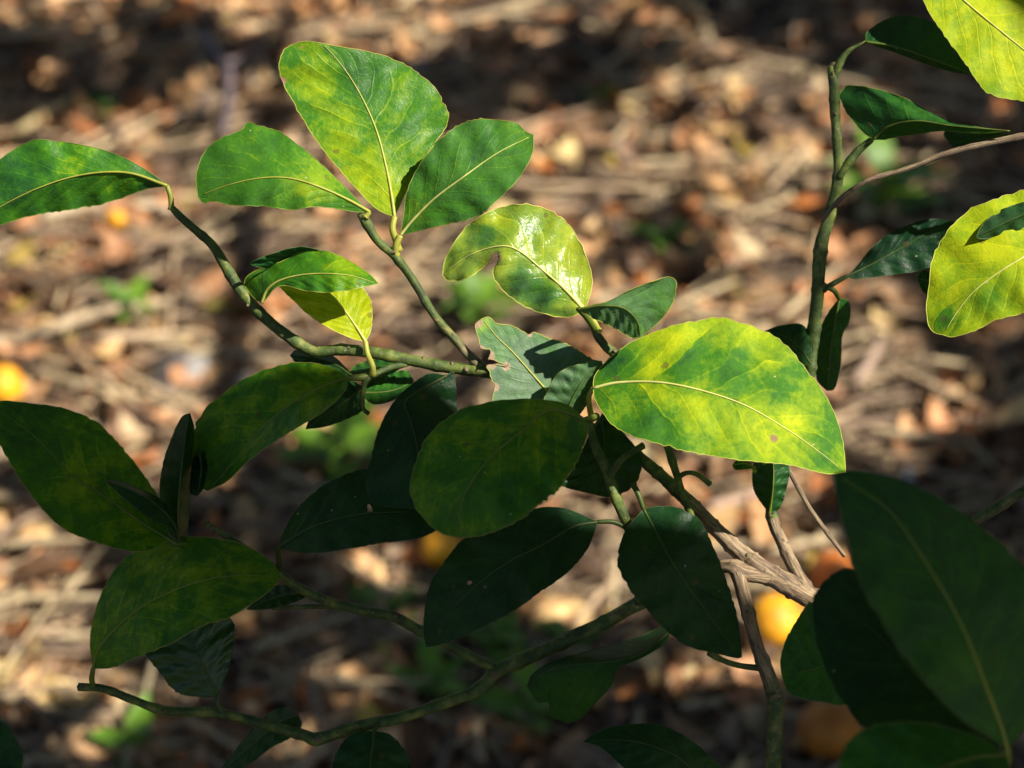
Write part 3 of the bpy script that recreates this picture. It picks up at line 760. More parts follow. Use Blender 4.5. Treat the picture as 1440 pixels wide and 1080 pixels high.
# small folded leaf and the bright curled leaf
leaf([(813, 435), (850, 430), (878, 434), (896, 452), (901, 475)], [(835, 448), (865, 462), (885, 474)], [(828, 430), (858, 423), (885, 408), (920, 395), (943, 390), (951, 403), (946, 425), (930, 449)],
     d=(-0.9, -1.5, -1.6, -1.1), ea=0.5, eb=0.9, cb=-0.7, dust=0.14, y=0.30, amp=0.4, rib=0.4, lit=1, rough=0.5, edge=0.6, blobs=[(935, 430, 25, 0.2), (895, 470, 15, 0.2)],
     pet=[(824, 446), (836, 462)], petd=[0.2, 0.9], petr=4, label='small folded grey-green leaf above the big yellow leaf')
leaf([(822, 437), (805, 418), (787, 400), (760, 377), (735, 356), (712, 346), (683, 350), (653, 363), (622, 386)],
     [(832, 405), (829, 375), (815, 340), (790, 306), (752, 289), (720, 288), (690, 297), (660, 315), (640, 340), (626, 364)],
     [(800, 446), (770, 443), (740, 432), (715, 416), (698, 397), (693, 381), (702, 366), (697, 358), (690, 366), (672, 382), (652, 393), (630, 395)],
     d=(1.2, 1.0, 0.9, 0.7, 1.2, 1.7), ea=1.0, eb=-0.2, ca=-0.5, cb=0.4, y=0.72, amp=0.5, fld=0.2, dust=0.11, rib=0.95, lit=1, rough=0.33, edge=0.95, tr=0.36, wave=0.16,
     brown=[(697, 362, 9)], blobs=[(735, 395, 28, -0.42), (770, 420, 22, -0.32), (690, 335, 20, -0.25), (650, 375, 20, -0.12), (740, 320, 16, -0.2), (800, 355, 40, 0.15)],
     pet=[(834, 450), (842, 466)], petd=[0.7, 1.0], petr=4, label='glossy bright yellow-green leaf curled round a notch')
# the big yellow leaf
leaf([(834, 546), (870, 538), (930, 538), (990, 550), (1050, 571), (1110, 606), (1150, 634), (1189, 664)],
     [(838, 525), (870, 493), (915, 469), (960, 455), (1005, 448), (1050, 456), (1098, 480), (1130, 515), (1160, 555), (1180, 600), (1187, 635)],
     [(838, 565), (868, 603), (925, 624), (990, 639), (1050, 648), (1105, 653), (1160, 666)],
     d=(0.2, -1.0, -1.2, -0.8), ea=1.6, eb=-1.0, y=0.57, amp=0.66, fld=0.26, rib=0.98, lit=1, edge=0.75, tr=0.30, rough=0.66,
     pet=[(828, 560), (832, 590)], petd=[0.6, 1.5], petr=4,
     blobs=[(1030, 525, 44, -0.16), (1095, 540, 34, -0.16), (960, 525, 26, -0.10), (960, 500, 24, -0.12), (868, 512, 30, -0.30), (890, 590, 46, -0.20), (950, 605, 50, -0.16), (1165, 612, 25, -0.2),
            (935, 468, 40, 0.2), (1050, 465, 44, 0.24), (1085, 595, 44, 0.24), (980, 565, 40, 0.16), (900, 552, 34, 0.18), (1075, 500, 20, 0.12)], brown=[(1088, 617, 6), (1054, 606, 3)],
     label='big yellow leaf blotched with green, lit by the sun')
# right side
leaf([(1082, 722), (1086, 695), (1088, 665), (1086, 640)], [(1063, 695), (1058, 670), (1064, 648)], [(1096, 715), (1105, 690), (1109, 655)], d=(2.6, 2.0, 2.0), ea=1.0, eb=0.4, y=0.16, amp=0.3, rib=0.5, lit=-1)
leaf([(1062, 658), (1048, 652), (1030, 654)], [(1048, 647), (1036, 648)], [(1045, 660), (1034, 660)], d=(2.0, 1.6, 1.4), ea=0.2, eb=-0.1, y=0.4, rib=0.5, lit=-1)
leaf([(1140, 512), (1125, 490), (1105, 474), (1075, 466)], [(1140, 480), (1128, 457), (1098, 458)], [(1125, 512), (1098, 492), (1080, 475)], d=(2.8, 2.6, 2.8), ea=0.6, eb=-0.5, y=0.12, amp=0.3, rib=0.2, lit=0)
leaf([(1180, 420), (1174, 455), (1167, 500), (1163, 549)], [(1165, 440), (1152, 468), (1147, 510), (1150, 535)], [(1193, 424), (1195, 448), (1184, 474), (1182, 510), (1174, 545)],
     d=(3.4, 4.0, 4.4), ea=0.5, eb=0.3, y=0.24, amp=0.3, rib=0.3, lit=0, litpoly=[(1150, 505), (1180, 500), (1178, 535), (1155, 545)], pet=[(1172, 408), (1158, 402)], petd=[2.8, 3.0], petr=4)
leaf([(1190, 389), (1225, 372), (1265, 350), (1300, 330), (1342, 312)], [(1205, 374), (1225, 350), (1250, 329), (1280, 315), (1312, 308)], [(1205, 392), (1240, 388), (1280, 383), (1312, 372), (1334, 345)],
     d=(4.2, 4.4, 4.6), ea=0.4, eb=-0.3, y=0.03, amp=0.2, rib=0.08, lit=0, pet=[(1175, 397), (1158, 407)], petd=[2.8, 3.0], petr=4)
leaf([(1312, 400), (1303, 395), (1290, 392)], [(1305, 382), (1295, 382)], [(1308, 415), (1297, 408)], d=(2.0, 2.0, 2.0), ea=0.3, eb=-0.2, y=0.15, rib=0.2, lit=0)
leaf([(1545, 292), (1500, 326), (1440, 361), (1400, 386), (1367, 412), (1345, 440), (1326, 471)],
     [(1520, 255), (1480, 256), (1440, 267), (1395, 282), (1366, 294), (1345, 310), (1325, 335), (1312, 362), (1307, 392), (1303, 430), (1305, 455), (1314, 468)],
     [(1545, 360), (1495, 418), (1440, 440), (1400, 450), (1375, 463), (1342, 474)],
     d=(-0.5, -1.2, -0.8), ea=1.2, eb=-0.8, y=0.76, amp=0.55, fld=0.22, rough=0.6, rib=0.95, lit=1, edge=0.8, tr=0.34, blobs=[(1390, 420, 25, -0.25), (1330, 450, 20, -0.3), (1345, 380, 15, -0.12), (1400, 330, 40, 0.12)],
     label='broad bright yellow leaf at the right edge')
leaf([(1530, 280), (1480, 288), (1430, 306), (1373, 333)], [(1480, 275), (1427, 288), (1400, 300), (1381, 317)], [(1490, 300), (1440, 322), (1400, 334), (1378, 336)],
     d=(-0.9, -1.0, -0.9), ea=0.7, eb=0.5, y=0.18, dust=0.08, amp=0.2, rib=0.1, lit=-1, rough=0.55, label='narrow dark leaf in front of the broad yellow leaf')
leaf([(1218, 59), (1260, 66), (1310, 83), (1368, 105)], [(1218, 48), (1228, 38), (1247, 27), (1277, 22), (1310, 30), (1335, 52), (1352, 78)], [(1230, 64), (1262, 75), (1303, 90), (1340, 101)],
     d=(2.2, 1.6, 1.4), ea=1.3, eb=0.6, y=0.14, amp=0.3, rib=0.3, lit=0, litpoly=[(1218, 60), (1222, 38), (1245, 42), (1240, 62)])
leaf([(1425, 188), (1400, 192), (1372, 198), (1345, 213)], [(1400, 187), (1365, 183), (1328, 186)], [(1400, 200), (1375, 207)], d=(1.6, 1.6, 1.6), ea=0.4, eb=0.2, y=0.04, amp=0.2, rib=0.08, lit=0)
leaf([(1228, 196), (1250, 178), (1290, 170), (1340, 177), (1420, 184)],
     [(1215, 188), (1199, 170), (1185, 150), (1181, 130), (1191, 121), (1217, 122), (1243, 128), (1277, 140), (1300, 153), (1328, 168), (1377, 179)],
     [(1245, 196), (1262, 192), (1293, 188), (1327, 184), (1377, 188)],
     d=(2.2, 1.0, 0.6, 0.4), ea=1.5, eb=1.1, y=0.24, amp=0.35, rib=0.3, edge=0.45, lit=0, litpoly=[(1222, 192), (1221, 168), (1245, 168), (1243, 150), (1262, 155), (1300, 172), (1335, 178), (1338, 190), (1250, 200)])
leaf([(1290, -45), (1330, -22), (1370, 13), (1440, 70), (1530, 142)],
     [(1292, -20), (1302, 8), (1320, 38), (1345, 72), (1368, 105), (1385, 128), (1410, 138), (1445, 143), (1490, 146)],
     [(1340, -58), (1420, -42), (1480, 20), (1522, 90)],
     d=(1.2, 0.2, -0.3), ea=-0.4, eb=0.9, y=0.78, amp=0.5, rough=0.6, rib=0.9, edge=0.6, tr=0.34, lit=1, darkpoly=[(1345, -70), (1365, 2), (1410, 40), (1433, 75), (1432, 110), (1460, 110), (1560, 150), (1560, -80)],
     blobs=[(1400, 130, 25, -0.15)], label='bright yellow leaf in the upper right corner, half shaded')
# lower row
leaf([(131, 940), (138, 915), (160, 887), (200, 853), (250, 828), (300, 813), (350, 809), (396, 812)],
     [(127, 905), (131, 872), (145, 830), (165, 796), (190, 776), (230, 760), (280, 755), (330, 762), (360, 775), (384, 793)],
     [(160, 938), (200, 921), (240, 905), (280, 882), (320, 869), (352, 850), (380, 830)],
     d=(1.0, -0.4, -0.8, 0.0), ea=2.1, eb=-1.6, y=0.49, amp=0.8, rib=0.55, lit=0, pet=[(129, 955), (132, 968)], petd=[1.3, 1.6], petr=4, blobs=[(250, 790, 60, 0.06)],
     label='rounded olive mottled leaf at the end of the lowest branch')
leaf([(308, 977), (290, 945), (275, 910), (268, 870)], [(298, 980), (265, 978), (245, 970), (224, 944), (206, 918), (225, 885)], [(316, 955), (323, 935), (328, 902), (326, 872), (300, 860)],
     d=(2.0, 1.6, 1.6), ea=0.2, eb=0.6, y=0.06, amp=0.2, rib=0.15, lit=0, rough=0.3, pet=[(306, 988), (313, 1002)], petd=[2.0, 2.1], petr=4)
leaf([(432, 833), (400, 837), (375, 845), (347, 857)], [(405, 823), (378, 828)], [(425, 842), (395, 853), (370, 857)], d=(2.2, 2.6, 2.8), ea=0.6, eb=-0.3, y=0.14, amp=0.2, rib=0.15, lit=0)
leaf([(420, 1006), (390, 1018), (355, 1048), (305, 1090)], [(408, 998), (390, 996), (370, 1010), (347, 1035), (324, 1064)], [(424, 1020), (410, 1036), (380, 1052), (345, 1078)], d=(3.2, 3.8, 4.4), ea=0.8, eb=-0.6, y=0.10, amp=0.2, rib=0.15, lit=0)
leaf([(526, 1028), (524, 1050), (520, 1085), (516, 1180)], [(498, 1030), (478, 1050), (468, 1080), (468, 1130)], [(550, 1034), (570, 1058), (580, 1090), (570, 1150)],
     d=(2.4, 1.2, 0.0), ea=0.4, eb=0.5, y=0.09, amp=0.2, rib=0.2, lit=0, pet=[(530, 1021), (534, 1014)], petd=[2.6, 2.9], petr=4)
leaf([(942, 888), (900, 919), (862, 929), (810, 935), (770, 944), (741, 965)], [(930, 882), (900, 895), (867, 905), (817, 918), (775, 931), (750, 947)],
     [(935, 905), (900, 926), (868, 940), (860, 963), (834, 992), (807, 1015), (788, 1013), (773, 1003), (772, 988), (755, 986)],
     d=(2.8, 2.0, 2.0, 2.6), ea=1.8, eb=1.2, y=0.14, amp=0.3, rib=0.15, lit=0, blobs=[(810, 970, 50, 0.16)])
leaf([(1000, 1120), (960, 1070), (915, 1048), (870, 1040), (820, 1043)], [(1020, 1090), (998, 1064), (970, 1040), (938, 1023), (900, 1018), (850, 1025)], [(950, 1120), (905, 1098), (878, 1080), (860, 1063), (842, 1049)],
     d=(1.0, 0.0, 0.4), ea=0.8, eb=-0.6, y=0.08, amp=0.2, rib=0.15, lit=0)
leaf([(1215, 905), (1160, 935), (1130, 944), (1100, 952)], [(1205, 870), (1175, 848), (1143, 845), (1127, 863), (1107, 897), (1098, 927)], [(1205, 965), (1188, 990), (1157, 987), (1133, 983), (1110, 974)],
     d=(-2, -2.5, -2.2), ea=0.6, eb=-0.5, y=0.32, amp=0.4, rib=0.4, lit=0)
# near leaves, out of focus
leaf([(1404, 1060), (1350, 1010), (1290, 950), (1220, 880), (1144, 838)], [(1380, 1058), (1290, 1055), (1215, 1022), (1190, 990), (1165, 950), (1148, 900), (1143, 860)], [(1400, 1040), (1340, 960), (1290, 890), (1240, 825), (1195, 799), (1163, 815)],
     d=(-12, -11, -9.5), ea=-0.6, eb=0.8, y=0.06, amp=0.2, rib=0.12, lit=0, rough=0.5)
leaf([(1417, 1055), (1407, 1020), (1387, 967), (1360, 897), (1333, 843), (1293, 777), (1248, 716), (1173, 665)],
     [(1390, 1036), (1350, 1010), (1310, 970), (1270, 920), (1240, 872), (1215, 830), (1200, 790), (1190, 750), (1178, 700)],
     [(1450, 1010), (1478, 950), (1480, 880), (1445, 805), (1420, 776), (1380, 742), (1330, 706), (1280, 681), (1240, 668), (1200, 662)],
     d=(-14, -15, -14.5, -13), ea=-1.6, eb=2.2, y=0.27, amp=0.4, rib=0.75, dust=0.06, lit=0, rough=0.42, pet=[(1416, 1085), (1410, 1130)], petd=[-13.5, -12], petr=5, blobs=[(1345, 940, 40, 0.15), (1395, 1010, 30, 0.12)],
     label='large dark blurred leaf close to the camera, lower right')
leaf([(1412, 1062), (1365, 1066), (1310, 1088), (1250, 1150)], [(1390, 1044), (1340, 1025), (1290, 1016), (1240, 1018), (1210, 1030), (1188, 1052), (1178, 1090), (1190, 1140)], [(1420, 1085), (1390, 1130), (1330, 1170)],
     d=(-14, -15, -15.5), ea=0.8, eb=-0.8, y=0.34, amp=0.5, rib=0.5, lit=0, rough=0.5)
leaf([(-60, 1100), (-20, 1070), (10, 1050), (18, 1030)], [(-60, 1030), (-20, 1010), (5, 1015)], [(-20, 1120), (25, 1095), (32, 1060)], d=(-12, -11, -11), ea=0.4, eb=-0.4, y=0.12, rib=0.2, lit=0)

# stalk that carries the near leaves, running down to the trunk
twig('branch', [(1400, 1045, -11.5, 5), (1412, 1080, -12, 7), (1414, 1140, -12, 9), (1450, 1280, -9, 13), (1600, 1420, 0, 18), (1900, 1450, 20, 28), (2200, 1380, 36, 40)], bark=(0, .2, .6, 1), lit=-1)

# ---- trunk and limbs (outside the picture, to the right)
def limb(name, pts, bark=1.0, knob=0.16, sides=14):
    p = np.array(pts, float)
    c = catmull(p, 40)
    v, f, u = tube_geo(c[:, :3], c[:, 3], sides, knob, p[0][0] * 7)
    return make(name, v, f, M_BARK, tree, uv=u, attrs={'bark': [bark] * len(v)}, origin=p[0][:3])

limb('trunk', [(0.66, 0.98, -0.05, 0.058), (0.66, 0.97, 0.25, 0.048), (0.64, 0.96, 0.55, 0.044), (0.66, 0.96, 0.9, 0.040), (0.72, 0.98, 1.2, 0.034), (0.78, 1.02, 1.55, 0.026), (0.80, 1.05, 2.0, 0.012)])
limb('limb', [(0.66, 0.96, 0.9, 0.026), (0.80, 0.88, 1.15, 0.022), (0.95, 0.72, 1.36, 0.016), (1.02, 0.42, 1.56, 0.010), (1.0, 0.05, 1.74, 0.004)])
limb('limb', [(0.72, 0.98, 1.2, 0.024), (0.95, 1.1, 1.40, 0.020), (1.25, 1.3, 1.58, 0.014), (1.6, 1.6, 1.75, 0.006)])
limb('limb', [(0.70, 0.98, 1.1, 0.024), (0.80, 1.25, 1.38, 0.020), (0.95, 1.65, 1.60, 0.014), (1.1, 2.1, 1.8, 0.006)])

# ------------------------------------------------------------------ crown overhead: unseen leaves, laid out to cast the wanted shade
HZ = 1.5
CS = 0.004
X0, Y0, NX, NY = -0.6, -0.5, 840, 840
need = np.zeros((NX, NY), np.int8)        # 1 = shade wanted, 2 = must stay open


def to_grid(p):
    k = (HZ - p[2]) / SUN[2]
    q = np.array(p) + SUN * k
    return int((q[0] - X0) / CS), int((q[1] - Y0) / CS)


for a_ in range(0, 9):                   # the sun reaches the fruit under the fork
    for b_ in range(-8, 9):
        LIT_V.append(G(1092 + 5 * a_, 878 + 5 * b_, 0.055))
for fx, fy, fr in ((1165, 1050, 46), (262, 26, 16), (236, 30, 9)):       # fallen fruit lying in the shade
    for a_ in range(-10, 11):
        for b_ in range(-10, 11):
            SHADE_V.append(G(fx + fr * a_ / 8, fy + fr * b_ / 8 - 10, 0.05))
# patches of shade and sun on the ground (photo pixels)
G_DARK = [
    [(-80, 55), (390, 60), (395, 105), (210, 130), (120, 175), (-80, 185)],
    [(560, 95), (700, 70), (850, 40), (960, -60), (1600, -60), (1600, 190), (1350, 200), (1180, 120), (950, 90), (840, 170), (640, 190), (560, 150)],
    [(300, 55), (400, 50), (440, 150), (400, 190), (330, 170)],
    [(1190, 200), (1600, 190), (1600, 640), (1420, 640), (1300, 500), (1250, 420), (1190, 320)],
    [(880, 300), (960, 290), (1000, 400), (930, 430)],
    [(-80, 985), (50, 965), (140, 870), (110, 780), (230, 690), (330, 700), (420, 640), (520, 760), (700, 720), (900, 760), (960, 900), (1100, 900), (1200, 620), (1600, 600), (1600, 1250), (-80, 1250)],
    [(90, 740), (200, 690), (330, 720), (250, 800)],
]
G_LIT = [(60, 900, 60), (30, 830, 50), (250, 985, 22), (140, 1000, 26), (100, 960, 24), (510, 805, 26), (560, 920, 34), (620, 940, 26), (820, 830, 60), (760, 800, 30), (900, 780, 30), (540, 830, 26),
         (460, 810, 22), (760, 880, 24), (1000, 960, 34), (1040, 720, 60), (980, 700, 40), (1120, 760, 26), (1170, 800, 24), (700, 1000, 22), (870, 1000, 24), (440, 960, 20), (330, 880, 22), (500, 1000, 18), (180, 1040, 22),
         (1110, 870, 26), (1250, 240, 30), (1330, 560, 30), (1400, 470, 24), (1270, 480, 24), (1240, 600, 30), (1350, 330, 16), (1300, 250, 20), (1275, 655, 18), (1230, 760, 16), (380, 1060, 26), (960, 1040, 20), (1030, 1000, 20), (640, 1050, 18),
         (1000, 60, 26), (1080, 100, 26), (1120, 60, 20), (930, 30, 22), (740, 130, 20), (60, 120, 18), (150, 90, 18), (1400, 160, 18), (1220, 40, 16), (265, 140, 20), (380, 140, 22), (100, 1070, 26), (20, 1000, 24)]
for py in range(-100, 1120, 5):
    for px in range(-100, 1540, 5):
        g = G(px, py, 0.015)
        i, j = to_grid(g)
        if not (0 <= i < NX and 0 <= j < NY): continue
        wx = px + 26 * fbm(px * 0.012, py * 0.02, 5); wy = py + 20 * fbm(px * 0.012, py * 0.02, 15)
        dark = any(in_poly(wx, wy, q) for q in G_DARK) or fbm(px * 0.014, py * 0.026, 77) > 0.36
        if dark and any((wx - a) ** 2 + ((wy - b) * 1.4) ** 2 < (r * 1.45) ** 2 for a, b, r in G_LIT): dark = False
        for a_ in (0, 1):
            for b_ in (0, 1):
                if i + a_ < NX and j + b_ < NY: need[i + a_, j + b_] = 1 if dark else 2
def splat(pts, val, rad):
    for p in pts:
        i, j = to_grid(p)
        for a in range(-rad, rad + 1):
            for b in range(-rad, rad + 1):
                if a * a + b * b <= rad * rad and 0 <= i + a < NX and 0 <= j + b < NY: need[i + a, j + b] = val
def clear(pts, rad):
    for p in pts:
        i, j = to_grid(p)
        sub = need[max(0, i - rad):i + rad + 1, max(0, j - rad):j + rad + 1]
        sub[sub == 2] = 0
clear(SHADE_V, 9)
splat(SHADE_V, 1, 2)
splat(LIT_V, 3, 1)

cover = np.zeros((NX, NY), np.int16)
CV, CF, CY, CU = [], [], [], []
S1 = np.cross(SUN, [0, 0, 1.0]); S1 /= np.linalg.norm(S1); S2 = np.cross(SUN, S1)
shape = [(0.0, 0.0), (0.22, 0.34), (0.5, 0.5), (0.8, 0.36), (1.0, 0.0)]
outl = [(a - 0.5, b * 0.95) for a, b in shape] + [(a - 0.5, -b * 0.95) for a, b in shape[3:0:-1]]


def try_leaf(ci, cj, size, free=False):
    x = X0 + (ci + random.random()) * CS; yv = Y0 + (cj + random.random()) * CS
    h = HZ + random.uniform(-0.22, 0.45)
    k = (h - HZ) / SUN[2]
    c = np.array([x, yv, HZ]) + SUN * k
    a = random.uniform(0, 2 * math.pi)
    e1 = math.cos(a) * S1 + math.sin(a) * S2; e2 = -math.sin(a) * S1 + math.cos(a) * S2
    e1 = e1 + SUN * random.uniform(-0.5, 0.5); e2 = e2 + SUN * random.uniform(-0.4, 0.4)
    pts = [c + size * (p * e1 + q * 0.55 * e2) for p, q in outl]
    cells = []
    for m in range(len(pts)):
        for f in (0.25, 0.5, 0.75, 1.0):
            for w in (0.0, 0.5):
                cells.append(to_grid(c + (pts[m] * (1 - w) + pts[(m + 1) % len(pts)] * w - c) * f))
    cells.append((ci, cj))
    soft = 0
    for i, j in cells:
        if not (0 <= i < NX and 0 <= j < NY): return False
        if need[i, j] == 3: return False
        if need[i, j] == 2: soft += 1
    if soft > 0.10 * len(cells): return False
    for i, j in cells: cover[i, j] += 1
    n0 = len(CV)
    bend = random.uniform(0.0, 0.12) * size
    for t in (0.0, 0.25, 0.5, 0.75, 1.0):
        wd = 0.27 * math.sin(math.pi * (0.04 + 0.92 * t) ** 0.9)
        for s in (-1, 0, 1):
            CV.append(c + size * ((t - 0.5) * e1 + s * wd * e2) - SUN * (bend * (2 * t - 1) ** 2) + SUN * (0.05 * size * abs(s)))
            CY.append(random.uniform(0.05, 0.3)); CU.append((t, s * 0.9))
    for i in range(4):
        for s in range(2):
            q = n0 + i * 3 + s
            CF.append((q, q + 3, q + 4, q + 1))
    return True


shade_cells = np.argwhere(need == 1)
for size, rounds in ((0.075, 4000), (0.055, 6000), (0.036, 9000), (0.024, 12000)):
    order = rng.integers(0, len(shade_cells), rounds)
    for o in order:
        ci, cj = shade_cells[o]
        if cover[ci, cj] >= 3: continue
        try_leaf(int(ci), int(cj), size * random.uniform(0.8, 1.15))
# last gaps
for sizes in ((0.05, 0.035), (0.035, 0.026), (0.026, 0.02), (0.02, 0.014)):
    for ci, cj in shade_cells[rng.permutation(len(shade_cells))]:
        if cover[ci, cj] == 0: try_leaf(int(ci), int(cj), random.choice(sizes))
# the rest of the crown, looser
for _ in range(12000):
    ci, cj = random.randrange(NX), random.randrange(NY)
    if need[ci, cj] == 0: try_leaf(ci, cj, random.uniform(0.05, 0.08))
crown = make('crown', CV, CF, M_LEAF, tree, uv=CU, attrs={'yel': CY}, origin=TRUNK)
crown.color = (0.5, 0.08, 0.3, 0.03)
crown['kind'] = 'stuff'
print('crown leaves', len(CV) // 15, 'shade cells', len(shade_cells), 'uncovered', int(sum(cover[a, b] == 0 for a, b in shade_cells)))

# ------------------------------------------------------------------ added trees outside the view, put in to close off the sky
def sky_block_tree(x, y, h, r, label, n=2600):
    t = empty('citrus_tree', (x, y, 0))
    tag(t, label, 'tree', 'added trees blocking sky light')
    c = catmull([(x, y, -0.05, 0.07), (x + 0.04, y, h * 0.35, 0.055), (x, y + 0.05, h * 0.7, 0.04), (x, y, h, 0.015)], 20)
    v, f, u = tube_geo(c[:, :3], c[:, 3], 12, 0.15, x)
    make('trunk', v, f, M_BARK, t, uv=u, attrs={'bark': [1.0] * len(v)}, origin=(x, y, 0))
    V, F, Y, U = [], [], [], []
    for k in range(n):
        d = rng.normal(size=3); d /= np.linalg.norm(d)
        rr = r * random.uniform(0.35, 1.0) ** 0.6 * (1 + 0.25 * fbm(d[0] * 2 + x, d[1] * 2, d[2] * 2))
        p = np.array([x, y, h]) + d * rr * np.array([1, 1, 0.85])
        L = random.uniform(0.08, 0.13)
        q = rng.normal(size=3) * 0.6 + d * 0.4; q[2] -= 0.3; q /= np.linalg.norm(q)
        w = np.cross(q, rng.normal(size=3)); w /= np.linalg.norm(w)
        nn = np.cross(q, w)
        n0 = len(V)
        for tt_ in (0.0, 0.33, 0.66, 1.0):
            wd = 0.26 * math.sin(math.pi * (0.05 + 0.9 * tt_))
            for s_ in (-1, 0, 1):
                V.append(p + L * (tt_ * q + s_ * wd * w + 0.06 * abs(s_) * nn)); Y.append(random.uniform(0.0, 0.3)); U.append((tt_, s_ * 0.9))
        for i in range(3):
            for s_ in range(2):
                a = n0 + i * 3 + s_
                F.append((a, a + 3, a + 4, a + 1))
    cr = make('crown', V, F, M_LEAF, t, uv=U, attrs={'yel': Y}, origin=(x, y, h))
    cr.color = (0.5, 0.2, 0.3, 0.03)
    cr['kind'] = 'stuff'

sky_block_tree(-2.3, 1.5, 2.0, 1.1, 'added sky-blocking citrus tree beyond the left edge of the picture')
sky_block_tree(-1.3, 4.6, 2.1, 1.2, 'added sky-blocking citrus tree beyond the top left of the picture')
sky_block_tree(1.2, 4.9, 2.1, 1.2, 'added sky-blocking citrus tree beyond the top right of the picture')
sky_block_tree(3.5, 0.7, 1.4, 0.9, 'low added sky-blocking citrus tree beyond the right edge of the picture')
sky_block_tree(3.4, 2.9, 1.4, 0.9, 'low added sky-blocking citrus tree to the right, further back')

# ------------------------------------------------------------------ leaf litter
PAL = {
    'pale tan': (0.53, 0.385, 0.255), 'straw': (0.62, 0.49, 0.31), 'pinkish brown': (0.44, 0.275, 0.185),
    'grey brown': (0.22, 0.165, 0.125), 'rust brown': (0.36, 0.155, 0.055), 'dark brown': (0.085, 0.052, 0.032), 'olive yellow': (0.30, 0.27, 0.07),
}
PW = {'pale tan': 0.22, 'straw': 0.12, 'pinkish brown': 0.22, 'grey brown': 0.17, 'rust brown': 0.09, 'dark brown': 0.17, 'olive yellow': 0.03}
names = list(PAL); wts = [PW[k] for k in names]


def dead_leaf_geo(L, W, curl, roll, twist):
    V, F = [], []
    n = 6
    for i in range(n):
        t = i / (n - 1)
        w = W * math.sin(math.pi * (0.06 + 0.9 * t) ** 0.85) * random.uniform(0.9, 1.06)
        for s in (-1, -0.5, 0, 0.5, 1):
            x = (t - 0.5) * L
            yv = s * w
            z = curl * (2 * t - 1) ** 2 * L + roll * s * s * W + twist * s * (t - 0.5) * L + random.uniform(-1, 1) * 0.03 * L
            V.append((x, yv, z))
    for i in range(n - 1):
        for j in range(4):
            a = i * 5 + j
            F.append((a, a + 5, a + 6, a + 1))
    V = np.array(V); V[:, 2] -= V[:, 2].min()
    return V, F


def rot(V, rx, ry, rz):
    cx, sx_, cy, sy, cz, sz = math.cos(rx), math.sin(rx), math.cos(ry), math.sin(ry), math.cos(rz), math.sin(rz)
    Rx = np.array([[1, 0, 0], [0, cx, -sx_], [0, sx_, cx]]); Ry = np.array([[cy, 0, sy], [0, 1, 0], [-sy, 0, cy]]); Rz = np.array([[cz, -sz, 0], [sz, cz, 0], [0, 0, 1]])
    return V @ (Rz @ Ry @ Rx).T


variants = [dead_leaf_geo(1.0, random.uniform(0.2, 0.3), random.uniform(-0.12, 0.25), random.uniform(-0.3, 0.6), random.uniform(-0.35, 0.35)) for _ in range(24)]
LV, LF, LC = [], [], []
base_n = 0
def add_stuff(V, F, c):
    global base_n
    LV.append(V); LF.extend([tuple(base_n + q for q in f) for f in F]); LC.append(np.tile(c, (len(V), 1))); base_n += len(V)

for k in range(19000):
    if k < 17000:
        px = random.uniform(-160, 1600); py = random.uniform(-140, 1240)
        g = G(px, py)
        # even over the ground: thin out the near part
        if random.random() > (g[1] / 2.7) ** 1.2 + 0.25: continue
    else:
        g = np.array([random.uniform(-2, 2.4), random.uniform(0.3, 4.2), 0])
    V, F = random.choice(variants)
    L = random.choice((0.008, 0.011, 0.015, 0.02, 0.026, 0.034, 0.046, 0.06)) * random.uniform(0.8, 1.2)
    if fbm(g[0] * 7, g[1] * 9, 40) < -0.04 + 0.2 * (random.random() - 0.5): continue
    W = rot(V * L, random.gauss(0, 0.24), random.gauss(0, 0.24), random.uniform(0, 6.28))
    W = W + np.array([g[0], g[1], ground_h(g[0], g[1]) - W[:, 2].min() * 0.8 + random.uniform(-0.004, 0.02)])
    nm = random.choices(names, wts)[0]
    c = np.array(PAL[nm]) * np.array([1.20, 1.00, 0.76]) * random.uniform(0.65, 1.25)
    add_stuff(W, F, np.clip(c, 0, 0.75))
# straw and small sticks
for k in range(4200):
    px = random.uniform(-160, 1600); py = random.uniform(-140, 1240)
    g = G(px, py)
    L = random.uniform(0.05, 0.2); a = random.gauss(0.15, 0.9); r = random.choice((0.0008, 0.0012, 0.0018, 0.0028, 0.004))
    dx = np.array([math.cos(a), math.sin(a), random.gauss(0, 0.12)])
    z = ground_h(g[0], g[1]) + random.uniform(0.006, 0.03)
    pth = [np.array([g[0], g[1], z]) + dx * L * (t - 0.5) + np.array([0, 0, random.uniform(-0.003, 0.003)]) for t in (0, 0.5, 1)]
    v, f, u = tube_geo(pth, [r, r, r * 0.7], 4, cap=False)
    c = np.array(random.choice(((0.58, 0.48, 0.31), (0.50, 0.38, 0.25), (0.30, 0.22, 0.16), (0.14, 0.10, 0.075)))) * random.uniform(0.8, 1.1)
    add_stuff(np.array(v), f, c)
litter = make('leaf_litter', np.vstack(LV), LF, M_LITTER, attrs={'col': np.vstack(LC)}, smooth=True)
tag(litter, 'carpet of brown dead leaves and straw covering the soil', 'leaf litter', kind='stuff')

